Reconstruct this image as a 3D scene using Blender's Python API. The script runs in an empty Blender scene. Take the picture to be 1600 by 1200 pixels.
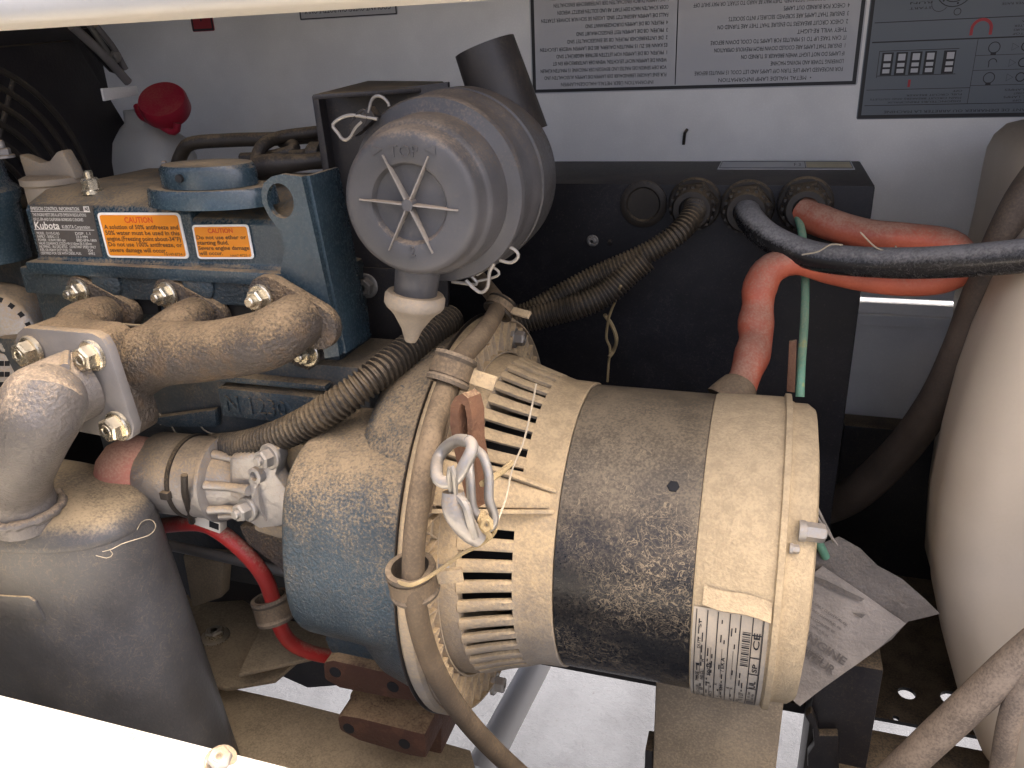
import bpy, bmesh, math, random
from mathutils import Vector as V, Matrix
random.seed(7)
R = math.radians
scene = bpy.context.scene
C = bpy.context.collection

# ------------------------------------------------------------------ camera
CAM = V((0, -0.665, 0.435))
FPX = 1250.0                                    # focal length in pixels of the 1600 px wide photograph
RX, RY, RZ = (V((0.953449, 0.080231, -0.290685)), V((0.298869, -0.379759, 0.875477)), V((-0.040150, -0.921600, -0.386059)))
cam = bpy.data.cameras.new('camera'); cam_ob = bpy.data.objects.new('camera', cam); C.objects.link(cam_ob)
cam.sensor_width = 36; cam.lens = 36 * FPX / 1600; cam.clip_start = 0.01; cam.clip_end = 2000
right = V((RX[0], RY[0], RZ[0])); down = V((RX[1], RY[1], RZ[1])); fwd = V((RX[2], RY[2], RZ[2]))
mw = Matrix.Identity(4)
for i in range(3):
    mw[i][0] = right[i]; mw[i][1] = -down[i]; mw[i][2] = -fwd[i]; mw[i][3] = CAM[i]
cam_ob.matrix_world = mw
scene.camera = cam_ob

# ------------------------------------------------------------------ sky, sun, exposure
SUN_DIR = V((0.33, 0.18, 0.92)).normalized()   # towards the sun
world = bpy.data.worlds.new('World'); scene.world = world; world.use_nodes = True
wn = world.node_tree.nodes; wl = world.node_tree.links
bg = wn['Background']; sky = wn.new('ShaderNodeTexSky'); sky.sky_type = 'NISHITA'; sky.sun_disc = False
sky.sun_elevation = math.asin(SUN_DIR.z); sky.sun_rotation = math.atan2(SUN_DIR.x, SUN_DIR.y)
sky.dust_density = 8.0; sky.air_density = 0.32; sky.ozone_density = 0.2
wl.new(sky.outputs[0], bg.inputs[0]); bg.inputs[1].default_value = 0.15
sl = bpy.data.lights.new('sun', 'SUN'); sl.energy = 2.0; sl.angle = R(0.5); sl.color = (1.0, 0.95, 0.88)
so = bpy.data.objects.new('sun', sl); C.objects.link(so)
so.rotation_euler = SUN_DIR.to_track_quat('Z', 'Y').to_euler()
vs = scene.view_settings
vs.view_transform = 'Standard'; vs.look = 'None'; vs.gamma = 1; vs.use_curve_mapping = False; vs.exposure = 2.95
scene.cycles.max_bounces = 7; scene.cycles.diffuse_bounces = 3; scene.cycles.glossy_bounces = 3

# ------------------------------------------------------------------ measuring: a photo pixel meets a plane of the place
def ray(px, py):
    d = V(((px - 800) / FPX, (py - 600) / FPX, 1))
    return V((RX.dot(d), RY.dot(d), RZ.dot(d)))
def PY(px, py, y): r = ray(px, py); return CAM + r * ((y - CAM.y) / r.y)
def PX(px, py, x): r = ray(px, py); return CAM + r * ((x - CAM.x) / r.x)
def PZ(px, py, z): r = ray(px, py); return CAM + r * ((z - CAM.z) / r.z)
def PP(px, py, o, nrm): r = ray(px, py); return CAM + r * ((V(o) - CAM).dot(nrm) / r.dot(nrm))
def PC(px, py, rad, y0=0., z0=0.):
    """first hit with the cylinder of radius rad lying along X through (y0, z0)"""
    r = ray(px, py); a = r.y**2 + r.z**2; cy, cz = CAM.y - y0, CAM.z - z0
    b = cy * r.y + cz * r.z; c = cy * cy + cz * cz - rad * rad; d = max(b * b - a * c, 0)
    return CAM + r * ((-b - math.sqrt(d)) / a)

# ------------------------------------------------------------------ materials
DUST = (0.34, 0.243, 0.132)
def new_mat(name):
    m = bpy.data.materials.new(name); m.use_nodes = True
    nt = m.node_tree; return m, nt, nt.nodes['Principled BSDF']
def N(nt, t, **kw):
    n = nt.nodes.new(t)
    for k, v in kw.items(): setattr(n, k, v)
    return n
def noise(nt, co, scale, detail=4, rough=.55, dist=0.):
    n = N(nt, 'ShaderNodeTexNoise'); n.inputs['Scale'].default_value = scale; n.inputs['Detail'].default_value = detail
    n.inputs['Roughness'].default_value = rough; n.inputs['Distortion'].default_value = dist
    nt.links.new(co, n.inputs['Vector']); return n.outputs[0]
def math_(nt, op, a, b=None, clamp=False):
    n = N(nt, 'ShaderNodeMath', operation=op, use_clamp=clamp)
    for i, x in enumerate((a, b)):
        if x is None: continue
        if isinstance(x, (int, float)): n.inputs[i].default_value = x
        else: nt.links.new(x, n.inputs[i])
    return n.outputs[0]
def rng(nt, x, a, b, c=0., d=1., smooth=True):
    n = N(nt, 'ShaderNodeMapRange'); n.interpolation_type = 'SMOOTHSTEP' if smooth else 'LINEAR'
    nt.links.new(x, n.inputs[0])
    for i, v in enumerate((a, b, c, d)): n.inputs[i + 1].default_value = v
    return n.outputs[0]
def mixc(nt, f, a, b):
    n = N(nt, 'ShaderNodeMix', data_type='RGBA')
    if isinstance(f, (int, float)): n.inputs[0].default_value = f
    else: nt.links.new(f, n.inputs[0])
    for i, x in ((6, a), (7, b)):
        if isinstance(x, tuple): n.inputs[i].default_value = (*x, 1)
        else: nt.links.new(x, n.inputs[i])
    return n.outputs[2]
def mixf(nt, f, a, b):
    n = N(nt, 'ShaderNodeMix', data_type='FLOAT')
    if isinstance(f, (int, float)): n.inputs[0].default_value = f
    else: nt.links.new(f, n.inputs[0])
    n.inputs[2].default_value = a; n.inputs[3].default_value = b
    return n.outputs[0]
def dusty(name, base, rough=.5, metal=0., dust=.85, up=(-.1, .75), film=.12, speck=.25, fibre=0., var=.25, bump=.12, bscale=250, dcol=DUST, nscale=28, second=None, second_t=(.5, .62), coat=0., patch=1.1, grain=1.15, spec=.35, dvar=(.68, 1.22)):
    """painted / cast / rubber surface under settled dust: dust lies where the surface looks up, in patches, specks and fibres"""
    m, nt, bs = new_mat(name); L = nt.links
    co = N(nt, 'ShaderNodeTexCoord').outputs['Object']
    geo = N(nt, 'ShaderNodeNewGeometry'); sx = N(nt, 'ShaderNodeSeparateXYZ'); L.new(geo.outputs['Normal'], sx.inputs[0])
    n1 = noise(nt, co, nscale, 6, .62); n2 = noise(nt, co, 420, 3, .6); n3 = noise(nt, co, 9, 3)
    a = math_(nt, 'ADD', sx.outputs[2], math_(nt, 'MULTIPLY', math_(nt, 'SUBTRACT', n1, .5), patch))
    a = math_(nt, 'ADD', a, math_(nt, 'MULTIPLY', math_(nt, 'SUBTRACT', n2, .5), grain))
    f = rng(nt, a, up[0], up[1], film, dust)
    if speck: f = math_(nt, 'MAXIMUM', f, rng(nt, n2, .60, .72, 0, speck))
    if fibre:
        w = math_(nt, 'ABSOLUTE', math_(nt, 'SUBTRACT', noise(nt, co, 75, 2.5, .6, 1.2), .5))
        w = rng(nt, w, .004, .020, fibre, 0)
        w2 = math_(nt, 'ABSOLUTE', math_(nt, 'SUBTRACT', noise(nt, co, 190, 2, .6, .8), .47))
        w2 = rng(nt, w2, .006, .03, fibre * .7, 0)
        f = math_(nt, 'MAXIMUM', f, math_(nt, 'MULTIPLY', math_(nt, 'MAXIMUM', w, w2), rng(nt, n3, .34, .6)))
    b0 = base
    if second: b0 = mixc(nt, rng(nt, noise(nt, co, 35, 6, .65), *second_t), base, second)
    hi = tuple(min(1, c * (1 + var)) for c in base); lo = tuple(c * (1 - var) for c in base)
    bc = mixc(nt, rng(nt, n3, .35, .65), lo, hi)
    if second: bc = mixc(nt, .6, bc, b0)
    dc = mixc(nt, rng(nt, math_(nt, 'ADD', math_(nt, 'MULTIPLY', n1, .5), math_(nt, 'MULTIPLY', n2, .5)), .38, .62), tuple(c * dvar[0] for c in dcol), tuple(min(1, c * dvar[1]) for c in dcol))
    L.new(mixc(nt, f, bc, dc), bs.inputs['Base Color'])
    ro = math_(nt, 'MULTIPLY', mixf(nt, f, rough, .95), rng(nt, n2, .3, .7, .88, 1.1), clamp=True)
    L.new(ro, bs.inputs['Roughness'])
    if metal: L.new(mixf(nt, f, metal, 0.), bs.inputs['Metallic'])
    bs.inputs['Specular IOR Level'].default_value = spec
    if coat: bs.inputs['Coat Weight'].default_value = coat; bs.inputs['Coat Roughness'].default_value = .2
    if bump:
        bp = N(nt, 'ShaderNodeBump'); bp.inputs['Strength'].default_value = bump; bp.inputs['Distance'].default_value = .004
        h = math_(nt, 'ADD', noise(nt, co, bscale, 3, .6), math_(nt, 'MULTIPLY', f, .5))
        L.new(h, bp.inputs['Height']); L.new(bp.outputs[0], bs.inputs['Normal'])
    return m
def flat(name, col, rough=.5, metal=0.):
    m, nt, bs = new_mat(name); bs.inputs['Base Color'].default_value = (*col, 1)
    bs.inputs['Roughness'].default_value = rough; bs.inputs['Metallic'].default_value = metal; return m

M = {}
M['blue'] = dusty('engine blue paint', (.018, .042, .060), .24, dust=.75, up=(.4, 1.15), film=.04, speck=.12, bump=.10, spec=.5)
M['bluecast'] = dusty('rough blue cast iron', (.016, .040, .058), .32, dust=.76, up=(.05, 1.0), film=.05, speck=.3, bump=.6, bscale=330, fibre=.3, spec=.5, grain=1.6)
M['bluedark'] = dusty('blue block casting', (.020, .042, .06), .5, dust=.6, up=(.0, .9), film=.16, speck=.2, bump=.35, bscale=160)
M['alu'] = dusty('dusty cast aluminium', (.32, .30, .27), .5, .4, dust=.9, up=(-.7, .7), film=.40, speck=.4, bump=.3, dcol=(.46, .335, .180), nscale=60, grain=1.0, dvar=(.78, 1.15))
M['alubare'] = dusty('cast aluminium', (.36, .355, .35), .38, .85, dust=.85, up=(-.1, .9), film=.16, speck=.15, bump=.25, bscale=120)
M['endbell'] = dusty('dusty beige end bell', (.38, .30, .18), .6, .1, dust=.9, up=(-.9, .6), film=.6, speck=.5, bump=.35, bscale=420, dcol=(.46, .35, .208), grain=1.0, patch=.6, nscale=75, dvar=(.82, 1.1))
M['band'] = dusty('black stator band', (.012, .012, .013), .30, dust=.55, up=(.12, 1.15), film=.0, speck=.15, fibre=.8, bump=.10, dcol=(.31, .24, .15), nscale=14, grain=.7, patch=1.3)
M['zinc'] = dusty('zinc plated steel', (.36, .355, .34), .34, .95, dust=.65, up=(.0, 1.0), film=.22, speck=.08, bump=.06, dcol=(.27, .21, .14))
M['gold'] = dusty('yellow zinc steel', (.56, .51, .40), .24, .95, dust=.5, up=(.5, 1.2), film=.06, speck=.04, bump=0, grain=.4)
M['iron'] = dusty('exhaust cast iron', (.055, .050, .048), .5, .2, dust=.86, up=(-.05, .9), film=.12, speck=.35, bump=1.0, bscale=280, dcol=(.29, .205, .115), second=(.13, .085, .05), grain=1.7)
M['pipe'] = dusty('sooty steel elbow', (.115, .111, .112), .42, .3, dust=.9, up=(.2, 1.0), film=.10, speck=.3, bump=.45, bscale=220, dcol=(.32, .245, .165))
M['plate'] = dusty('grey flange plate', (.19, .19, .198), .42, .4, dust=.8, up=(.2, 1.), film=.12, speck=.1, bump=.1)
M['muffler'] = dusty('black muffler steel', (.055, .058, .064), .36, .2, dust=.80, up=(.45, 1.1), film=.05, speck=.12, fibre=.22, bump=.10, dcol=(.38, .285, .165), nscale=14, patch=.7, grain=.5)
M['plastic'] = dusty('grey black air cleaner plastic', (.069, .070, .075), .40, dust=.72, up=(.2, 1.15), film=.04, speck=.12, bump=.06, dcol=(.23, .175, .12), fibre=.1)
M['plasticd'] = dusty('black snorkel plastic', (.022, .022, .025), .42, dust=.4, up=(.2, 1.0), film=.04, speck=.05, bump=.04, patch=.5, grain=.4)
M['rib'] = dusty('worn pale plastic rib', (.20, .19, .18), .5, dust=.5, up=(.2, 1.0), film=.12, speck=.1, bump=.04, grain=.5)
M['valve'] = dusty('grey rubber dust valve', (.30, .27, .23), .6, dust=.7, up=(-.2, .8), film=.3, speck=.2)
M['steelblack'] = dusty('black painted steel', (.014, .014, .017), .4, dust=.45, up=(.35, 1.1), film=.02, speck=.10, bump=.05, fibre=.1)
M['box'] = dusty('black control box', (.010, .010, .013), .42, dust=.30, up=(.4, 1.1), film=.03, speck=.12, bump=.04, fibre=.10, dcol=(.22, .19, .15), spec=.2)
M['rubber'] = dusty('black rubber', (.012, .012, .013), .5, dust=.4, up=(.2, 1.1), film=.06, speck=.1, bump=.06)
M['conduit'] = dusty('corrugated conduit', (.012, .012, .012), .45, dust=.42, up=(.1, 1.0), film=.08, speck=.05, bump=0)
M['hose'] = dusty('dusty brown rubber hose', (.075, .055, .036), .6, dust=.75, up=(-.2, .9), film=.3, speck=.2, bump=.15, dcol=(.21, .15, .088))
M['sleeve'] = dusty('brown black rubber sleeve', (.05, .042, .034), .6, dust=.75, up=(-.1, .9), film=.22, speck=.2, bump=.12, dcol=(.25, .185, .115))
M['hosedark'] = dusty('dark brown hose', (.070, .052, .040), .5, dust=.6, up=(-.2, .9), film=.2, speck=.1, dcol=(.20, .15, .105))
M['hosepale'] = dusty('pale dusty hose', (.16, .13, .105), .6, dust=.85, up=(-.6, .5), film=.5, speck=.2, dcol=(.40, .305, .21))
M['cableblk'] = dusty('glossy black cable', (.010, .010, .011), .22, dust=.66, up=(.1, .7), film=.02, speck=.0, fibre=.12, bump=.02, dcol=(.34, .32, .30), patch=.5, grain=.5)  # grey dust on upward faces also paints the cable's lit top
M['orange'] = dusty('orange insulation', (.52, .095, .042), .36, dust=.70, up=(.05, .95), film=.18, speck=.15, bump=.1, dcol=(.33, .23, .16))
M['red'] = dusty('red cable', (.47, .020, .020), .38, dust=.8, up=(.2, 1.0), film=.08, speck=.08, bump=.06, dcol=(.40, .25, .17))
M['boot'] = dusty('pink red rubber boot', (.55, .17, .12), .5, dust=.8, up=(-.2, .8), film=.25, speck=.08, dcol=(.38, .24, .16))
M['green'] = dusty('green wire', (.10, .33, .22), .45, dust=.45, up=(.1, 1), film=.2, speck=.1, second=(.40, .42, .12), second_t=(.62, .66))
M['rust'] = dusty('rusty primer steel', (.060, .022, .014), .65, dust=.6, up=(.45, 1.), film=.05, speck=.25, bump=.3, second=(.11, .045, .026))
M['rusto'] = dusty('orange rust', (.12, .050, .027), .7, dust=.6, up=(.2, 1.), film=.1, speck=.3, bump=.4, second=(.17, .075, .038))
M['tray'] = dusty('dusty steel tray', (.22, .18, .13), .75, dust=.85, up=(-.2, .7), film=.35, speck=.3, bump=.15, dcol=(.40, .31, .19), nscale=10)
M['white'] = dusty('white powder coat', (.85, .84, .81), .24, dust=.25, up=(.5, 1.1), film=.03, speck=.06, bump=.30, bscale=6, var=.05, dcol=(.42, .35, .26))
M['sill'] = dusty('cream white paint', (.64, .60, .52), .4, dust=.9, up=(.85, 1.5), film=.0, speck=.1, bump=.05, var=.04, dcol=(.42, .30, .16), nscale=16, patch=2.2)
M['tank'] = dusty('beige polyethylene tank', (.51, .425, .315), .42, dust=.35, up=(.3, 1.1), film=.06, speck=.03, bump=.03, bscale=90, var=.05, dcol=(.40, .33, .25), nscale=6)
M['bottle'] = dusty('white translucent bottle', (.42, .42, .40), .4, dust=.2, up=(.4, 1.), film=.03, speck=.03, var=.05)
M['cap'] = dusty('red cap', (.30, .012, .032), .35, dust=.2, up=(.5, 1.1), film=.02, speck=.02, var=.05, bump=0)
M['paper'] = dusty('dirty paper', (.30, .265, .225), .7, dust=.45, up=(-.3, 1.), film=.12, speck=.05, bump=1.0, bscale=38, dcol=(.30, .25, .19), nscale=18)
M['film'] = dusty('dirty plastic sleeve', (.13, .115, .10), .35, dust=.4, up=(-.2, 1.), film=.15, speck=.1, bump=1.0, bscale=34, dcol=(.26, .21, .15))
M['label'] = dusty('dusty silver label', (.42, .37, .29), .4, dust=.55, up=(-.4, .8), film=.25, speck=.25, bump=.05, dcol=(.36, .28, .18))
M['stickgrey'] = flat('silver sticker', (.50, .50, .51), .4)
M['stickdark'] = flat('slate grey sticker', (.125, .145, .165), .4)
M['ink'] = flat('black ink', (.012, .012, .014), .5)
M['inkgrey'] = flat('grey ink', (.14, .12, .10), .6)
M['inkred'] = flat('red ink', (.42, .03, .035), .5)
M['inkcaution'] = flat('caution red ink', (.62, .06, .012), .5)
M['inkbrown'] = flat('dark caution ink', (.10, .05, .02), .5)
M['stickorange'] = dusty('orange sticker', (.80, .27, .016), .38, dust=.2, up=(.4, 1.1), film=.03, speck=.05, var=.05, bump=0)
M['stickwhite'] = flat('white sticker', (.85, .84, .80), .4)
M['stickblack'] = dusty('black emission label', (.05, .05, .052), .4, dust=.3, up=(.3, 1.1), film=.08, speck=.05, bump=0)
M['inkwhite'] = flat('silver lettering', (.74, .72, .67), .45)
M['brass'] = dusty('yellow sticker', (.55, .47, .27), .4, dust=.1, up=(.4, 1.), film=.05, speck=.05)
M['holeshade'] = flat('painted hole shade', (.006, .006, .007), .8)  # near-black colour that paints the shade inside holes and slots
M['thread'] = dusty('cobweb thread', (.42, .36, .26), .8, dust=.2, film=.1, speck=0, bump=0)
M['rope'] = dusty('yellow twine', (.45, .34, .17), .85, dust=.4, film=.2, speck=.3, bump=.5, bscale=900)
M['fan'] = dusty('black radiator shroud', (.012, .012, .016), .45, dust=.35, up=(.3, 1.1), film=.03, speck=.08)
M['connector'] = dusty('white nylon connector', (.66, .62, .54), .45, dust=.45, up=(.3, 1.), film=.1, speck=.05)
M['neck'] = dusty('beige filler cap', (.20, .18, .155), .55, dust=.7, up=(.0, .9), film=.2, speck=.1)
def ground_mat():
    m, nt, bs = new_mat('concrete ground'); co = N(nt, 'ShaderNodeTexCoord').outputs['Object']
    a = mixc(nt, rng(nt, noise(nt, co, 3, 8, .65), .35, .65), (.016, .0172, .020), (.030, .032, .036))
    a = mixc(nt, rng(nt, noise(nt, co, 60, 4, .7), .60, .72), a, (.014, .0145, .016))
    nt.links.new(a, bs.inputs['Base Color']); bs.inputs['Roughness'].default_value = .85
    bp = N(nt, 'ShaderNodeBump'); bp.inputs['Strength'].default_value = .5; bp.inputs['Distance'].default_value = .01
    nt.links.new(noise(nt, co, 40, 6, .7), bp.inputs['Height']); nt.links.new(bp.outputs[0], bs.inputs['Normal'])
    return m
M['ground'] = ground_mat()

# ------------------------------------------------------------------ object helpers
def world_loc(o):
    v = V((0, 0, 0))
    while o: v += o.location; o = o.parent
    return v
def tag(o, label, cat, group=None):
    o['label'] = label; o['category'] = cat
    if group: o['group'] = group
    return o
def thing(name, label, cat, loc, group=None):
    o = bpy.data.objects.new(name, None); C.objects.link(o); o.location = loc; o.empty_display_size = .05
    return tag(o, label, cat, group)
def obj(name, bm, mat, parent=None, sharp=38, kind=None, bev=0., bev_ang=40, smooth=True, seg=2):
    """links bm (world coordinates) as one mesh object"""
    if bev:
        bm.normal_update()
        es = [e for e in bm.edges if len(e.link_faces) == 2 and e.calc_face_angle(0) > R(bev_ang)]
        bmesh.ops.bevel(bm, geom=es, offset=bev, segments=seg, affect='EDGES', profile=.6, clamp_overlap=True)
    bmesh.ops.recalc_face_normals(bm, faces=bm.faces[:])
    if parent: org = world_loc(parent)
    else:
        xs = [v.co for v in bm.verts]
        org = V(((min(c.x for c in xs) + max(c.x for c in xs)) / 2, (min(c.y for c in xs) + max(c.y for c in xs)) / 2, min(c.z for c in xs)))
    bm.transform(Matrix.Translation(-org))
    me = bpy.data.meshes.new(name); bm.to_mesh(me); bm.free()
    if smooth:
        me.polygons.foreach_set('use_smooth', [True] * len(me.polygons)); me.set_sharp_from_angle(angle=R(sharp))
    o = bpy.data.objects.new(name, me); C.objects.link(o)
    if parent: o.parent = parent
    else: o.location = org
    me.materials.append(M[mat] if isinstance(mat, str) else mat)
    if kind: o['kind'] = kind
    return o
def B(): return bmesh.new()
def box(bm, lo, hi, rot=None, pivot=None):
    lo, hi = V(lo), V(hi); c = (lo + hi) / 2; s = hi - lo
    r = bmesh.ops.create_cube(bm, size=1); vs = r['verts']
    bmesh.ops.scale(bm, vec=s, verts=vs)
    if rot is not None: bmesh.ops.rotate(bm, cent=(0, 0, 0), matrix=rot, verts=vs)
    bmesh.ops.translate(bm, vec=c, verts=vs); return vs
def ortho(ax):
    ax = V(ax).normalized(); u = ax.cross(V((0, 0, 1)))
    if u.length < .05: u = ax.cross(V((0, 1, 0)))
    u.normalize(); return ax, u, ax.cross(u).normalized()
def loft(bm, rings, cap=True, closed=True):
    vr = [[bm.verts.new(p) for p in r] for r in rings]; n = len(vr[0])
    for a, b in zip(vr, vr[1:]):
        for i in range(n if closed else n - 1):
            j = (i + 1) % n; bm.faces.new((a[i], a[j], b[j], b[i]))
    if cap: bm.faces.new(vr[0][::-1]); bm.faces.new(vr[-1])
    return vr
def lathe(bm, prof, org, ax, seg=64, cap=True, a0=0., a1=360.):
    """prof: (distance along axis, radius)"""
    ax, u, v = ortho(ax); org = V(org); full = abs(a1 - a0 - 360) < 1e-6
    rings = []
    for t, r in prof:
        ring = []
        for i in range(seg if full else seg + 1):
            a = R(a0 + (a1 - a0) * i / seg); ring.append(org + ax * t + (u * math.cos(a) + v * math.sin(a)) * max(r, 1e-5))
        rings.append(ring)
    return loft(bm, rings, cap, full)
def spline(pts, step):
    """Catmull-Rom through pts (V + radius), evenly resampled"""
    p = [pts[0] * 2 - pts[1]] + pts + [pts[-1] * 2 - pts[-2]]; out = []
    for i in range(1, len(p) - 2):
        n = 24
        for k in range(n):
            t = k / n; a, b, c, d = p[i - 1], p[i], p[i + 1], p[i + 2]
            out.append(.5 * ((2 * b) + (c - a) * t + (2 * a - 5 * b + 4 * c - d) * t * t + (3 * b - a - 3 * c + d) * t * t * t))
    out.append(pts[-1].copy())
    res = [out[0]]; acc = 0
    for a, b in zip(out, out[1:]):
        L = (V(b[:3]) - V(a[:3])).length; s = step - acc
        while s <= L and L > 0:
            res.append(a.lerp(b, s / L)); s += step
        acc = (acc + L) % step if L else acc
    res.append(out[-1]); return res
def tube(bm, pts, rad, seg=14, step=.006, corr=0, pitch=.0045, cap=True, flat_=1., closed=False):
    """pts: list of V; rad: number or list; corr: ridge height"""
    rr = rad if isinstance(rad, (list, tuple)) else [rad] * len(pts)
    q = [V((p[0], p[1], p[2], r)) for p, r in zip(pts, rr)]
    if closed: q = q + [q[0].copy()]
    if corr: step = pitch / 4
    s = spline(q, step)
    if len(s) > 2 and (s[-1] - s[-2]).length < step * .3: s.pop(-2)
    P3 = [V(x[:3]) for x in s]; rings = []; u = None
    for i, p in enumerate(P3):
        t = (P3[min(i + 1, len(P3) - 1)] - P3[max(i - 1, 0)])
        t = t.normalized() if t.length > 0 else V((0, 0, 1))
        if u is None: _, u, _ = ortho(t)
        u = (u - t * u.dot(t)).normalized(); w = t.cross(u)
        r = s[i][3]
        if corr: r += (corr if i % 4 in (0, 1) else -corr)
        rings.append([p + u * (math.cos(2 * math.pi * k / seg) * r) + w * (math.sin(2 * math.pi * k / seg) * r * flat_) for k in range(seg)])
    return loft(bm, rings, cap)
def prism(bm, pts, ext, holes=()):
    """planar polygon pts (3D) with holes, extruded by ext"""
    ext = V(ext); loops = [list(pts)] + [list(h) for h in holes]; edges = []; vl = []
    for lp in loops:
        vs = [bm.verts.new(p) for p in lp]; vl.append(vs)
        for a, b in zip(vs, vs[1:] + vs[:1]): edges.append(bm.edges.new((a, b)))
    if holes:
        fs = [g for g in bmesh.ops.triangle_fill(bm, use_beauty=True, use_dissolve=False, edges=edges)['geom'] if isinstance(g, bmesh.types.BMFace)]
    else: fs = [bm.faces.new(vl[0])]
    g = bmesh.ops.extrude_face_region(bm, geom=fs)
    bmesh.ops.translate(bm, vec=ext, verts=[x for x in g['geom'] if isinstance(x, bmesh.types.BMVert)])
    return vl
def circle(c, ax, r, n=24, sy=1.):
    ax, u, v = ortho(ax); c = V(c)
    return [c + u * (r * math.cos(2 * math.pi * i / n)) + v * (r * sy * math.sin(2 * math.pi * i / n)) for i in range(n)]
def bolt(name, pos, ax, r, h, mat='zinc', parent=None, washer=1.35, stud=0., rot=0., label=None):
    """hexagon head: washer flange, chamfered hexagon, recessed crown or protruding stud"""
    bm = B(); ax, u, v = ortho(ax); pos = V(pos)
    def hexring(t, rr): return [pos + ax * t + (u * math.cos(R(60 * k + rot)) + v * math.sin(R(60 * k + rot))) * rr for k in range(6)]
    lathe(bm, [(-.001, r * washer), (h * .16, r * washer), (h * .24, r * washer * .92)], pos, ax, 20)
    loft(bm, [hexring(h * .2, r), hexring(h * .86, r), hexring(h, r * .84)])
    if stud: lathe(bm, [(h * .9, r * .5), (h + stud * .8, r * .5), (h + stud, r * .38)], pos, ax, 14)
    else: lathe(bm, [(h * .98, r * .55), (h * 1.05, r * .5), (h * 1.05, r * .38), (h * 1.0, r * .3)], pos, ax, 16)
    return obj(name, bm, mat, parent, sharp=30)

# text ---------------------------------------------------------------
_font_cache = {}
def glyphs(s, bold=False):
    k = (s, bold)
    if k in _font_cache: return _font_cache[k]
    cu = bpy.data.curves.new('txt', 'FONT'); cu.body = s; cu.size = 1; cu.resolution_u = 2; cu.fill_mode = 'FRONT'
    if bold: cu.offset = .018
    ob = bpy.data.objects.new('txt', cu); C.objects.link(ob)
    dg = bpy.context.evaluated_depsgraph_get(); dg.update(); ev = ob.evaluated_get(dg); me = ev.to_mesh()
    vs = [(v.co.x, v.co.y) for v in me.vertices]; fs = [tuple(p.vertices) for p in me.polygons]
    ev.to_mesh_clear(); bpy.data.objects.remove(ob); bpy.data.curves.remove(cu)
    if vs:
        x0 = min(v[0] for v in vs); x1 = max(v[0] for v in vs); vs = [(v[0] - x0, v[1]) for v in vs]; w = x1 - x0
    else: w = 0
    _font_cache[k] = (vs, fs, w); return _font_cache[k]
def put_text(bm, mp, s, u, v, size, aspect=1., width=None, align='l', h=.0004, bold=False):
    """text at (u, v) of the mapper; size = cap height in v units/0.7; aspect = du per dv scale; width squeezes to fit"""
    vs, fs, w = glyphs(s, bold)
    if not fs: return
    sx = size * aspect
    if width: sx = width / w
    off = {'l': 0, 'c': -w * sx / 2, 'r': -w * sx}[align]
    nv = [bm.verts.new(mp(u + off + x * sx, v + y * size, h)) for x, y in vs]
    for f in fs:
        try: bm.faces.new([nv[i] for i in f])
        except ValueError: pass
def put_rect(bm, mp, u0, v0, u1, v1, h=.0003, nu=1):
    for k in range(nu):
        a = u0 + (u1 - u0) * k / nu; b = u0 + (u1 - u0) * (k + 1) / nu
        bm.faces.new([bm.verts.new(mp(*q, h)) for q in ((a, v0), (b, v0), (b, v1), (a, v1))])
def put_frame(bm, mp, u0, v0, u1, v1, tu, tv, h=.0003):
    put_rect(bm, mp, u0, v0, u1, v0 + tv, h); put_rect(bm, mp, u0, v1 - tv, u1, v1, h)
    put_rect(bm, mp, u0, v0 + tv, u0 + tu, v1 - tv, h); put_rect(bm, mp, u1 - tu, v0 + tv, u1, v1 - tv, h)
def quad_map(bl, br, tl, tr):
    bl, br, tl, tr = map(V, (bl, br, tl, tr)); nrm = (br - bl).cross(tl - bl).normalized()
    def mp(u, v, h): return bl.lerp(br, u).lerp(tl.lerp(tr, u), v) + nrm * h
    return mp
def put_round(bm, mp, u0, v0, u1, v1, ru, rv, h, thick):
    """rounded sheet with thickness"""
    pts = []
    for cu, cv, a0 in ((u1 - ru, v1 - rv, 0), (u0 + ru, v1 - rv, 90), (u0 + ru, v0 + rv, 180), (u1 - ru, v0 + rv, 270)):
        for k in range(5):
            a = R(a0 + 22.5 * k); pts.append((cu + ru * math.cos(a), cv + rv * math.sin(a)))
    top = [mp(*p, h) for p in pts]; bot = [mp(*p, h - thick) for p in pts]
    loft(bm, [bot, top])

# ================================================================== SETTING
bm = B(); box(bm, (-150, -150, -1.10), (150, 150, -1.0)); g = obj('ground', bm, 'ground', smooth=False); g['kind'] = 'structure'

# rear door of the canopy, its stickers -----------------------------------
WY = .55
door = thing('canopy_door', 'white painted rear canopy panel carrying the upside-down printed stickers', 'door panel', (0, WY, -.3))
bm = B(); box(bm, (-1.7, WY, .082), (1.3, WY + .025, .655)); obj('upper_panel', bm, 'white', door, bev=.004)
bm = B(); box(bm, (-1.7, WY + .008, -.42), (1.3, WY + .03, .0735)); obj('lower_panel', bm, 'white', door, bev=.003)
bm = B(); box(bm, (-.45, WY - .003, .042), (.62, WY + .0075, .058)); obj('seam_strip', bm, 'white', door, bev=.002)

bm = B(); tube(bm, [PY(1074, 202, WY - .003), PY(1070, 208, WY - .006), PY(1069, 216, WY - .002), PY(1068, 226, WY - .001)], .0022, 6); obj('scratched_peg', bm, 'rubber', door)
def wall_map(x0, x1, z0, z1, y=WY - .0006):
    """upside-down sheet on the wall: u runs to -X, v runs down"""
    return quad_map(V((x1, y, z1)), V((x0, y, z1)), V((x1, y, z0)), V((x0, y, z0)))
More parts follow.
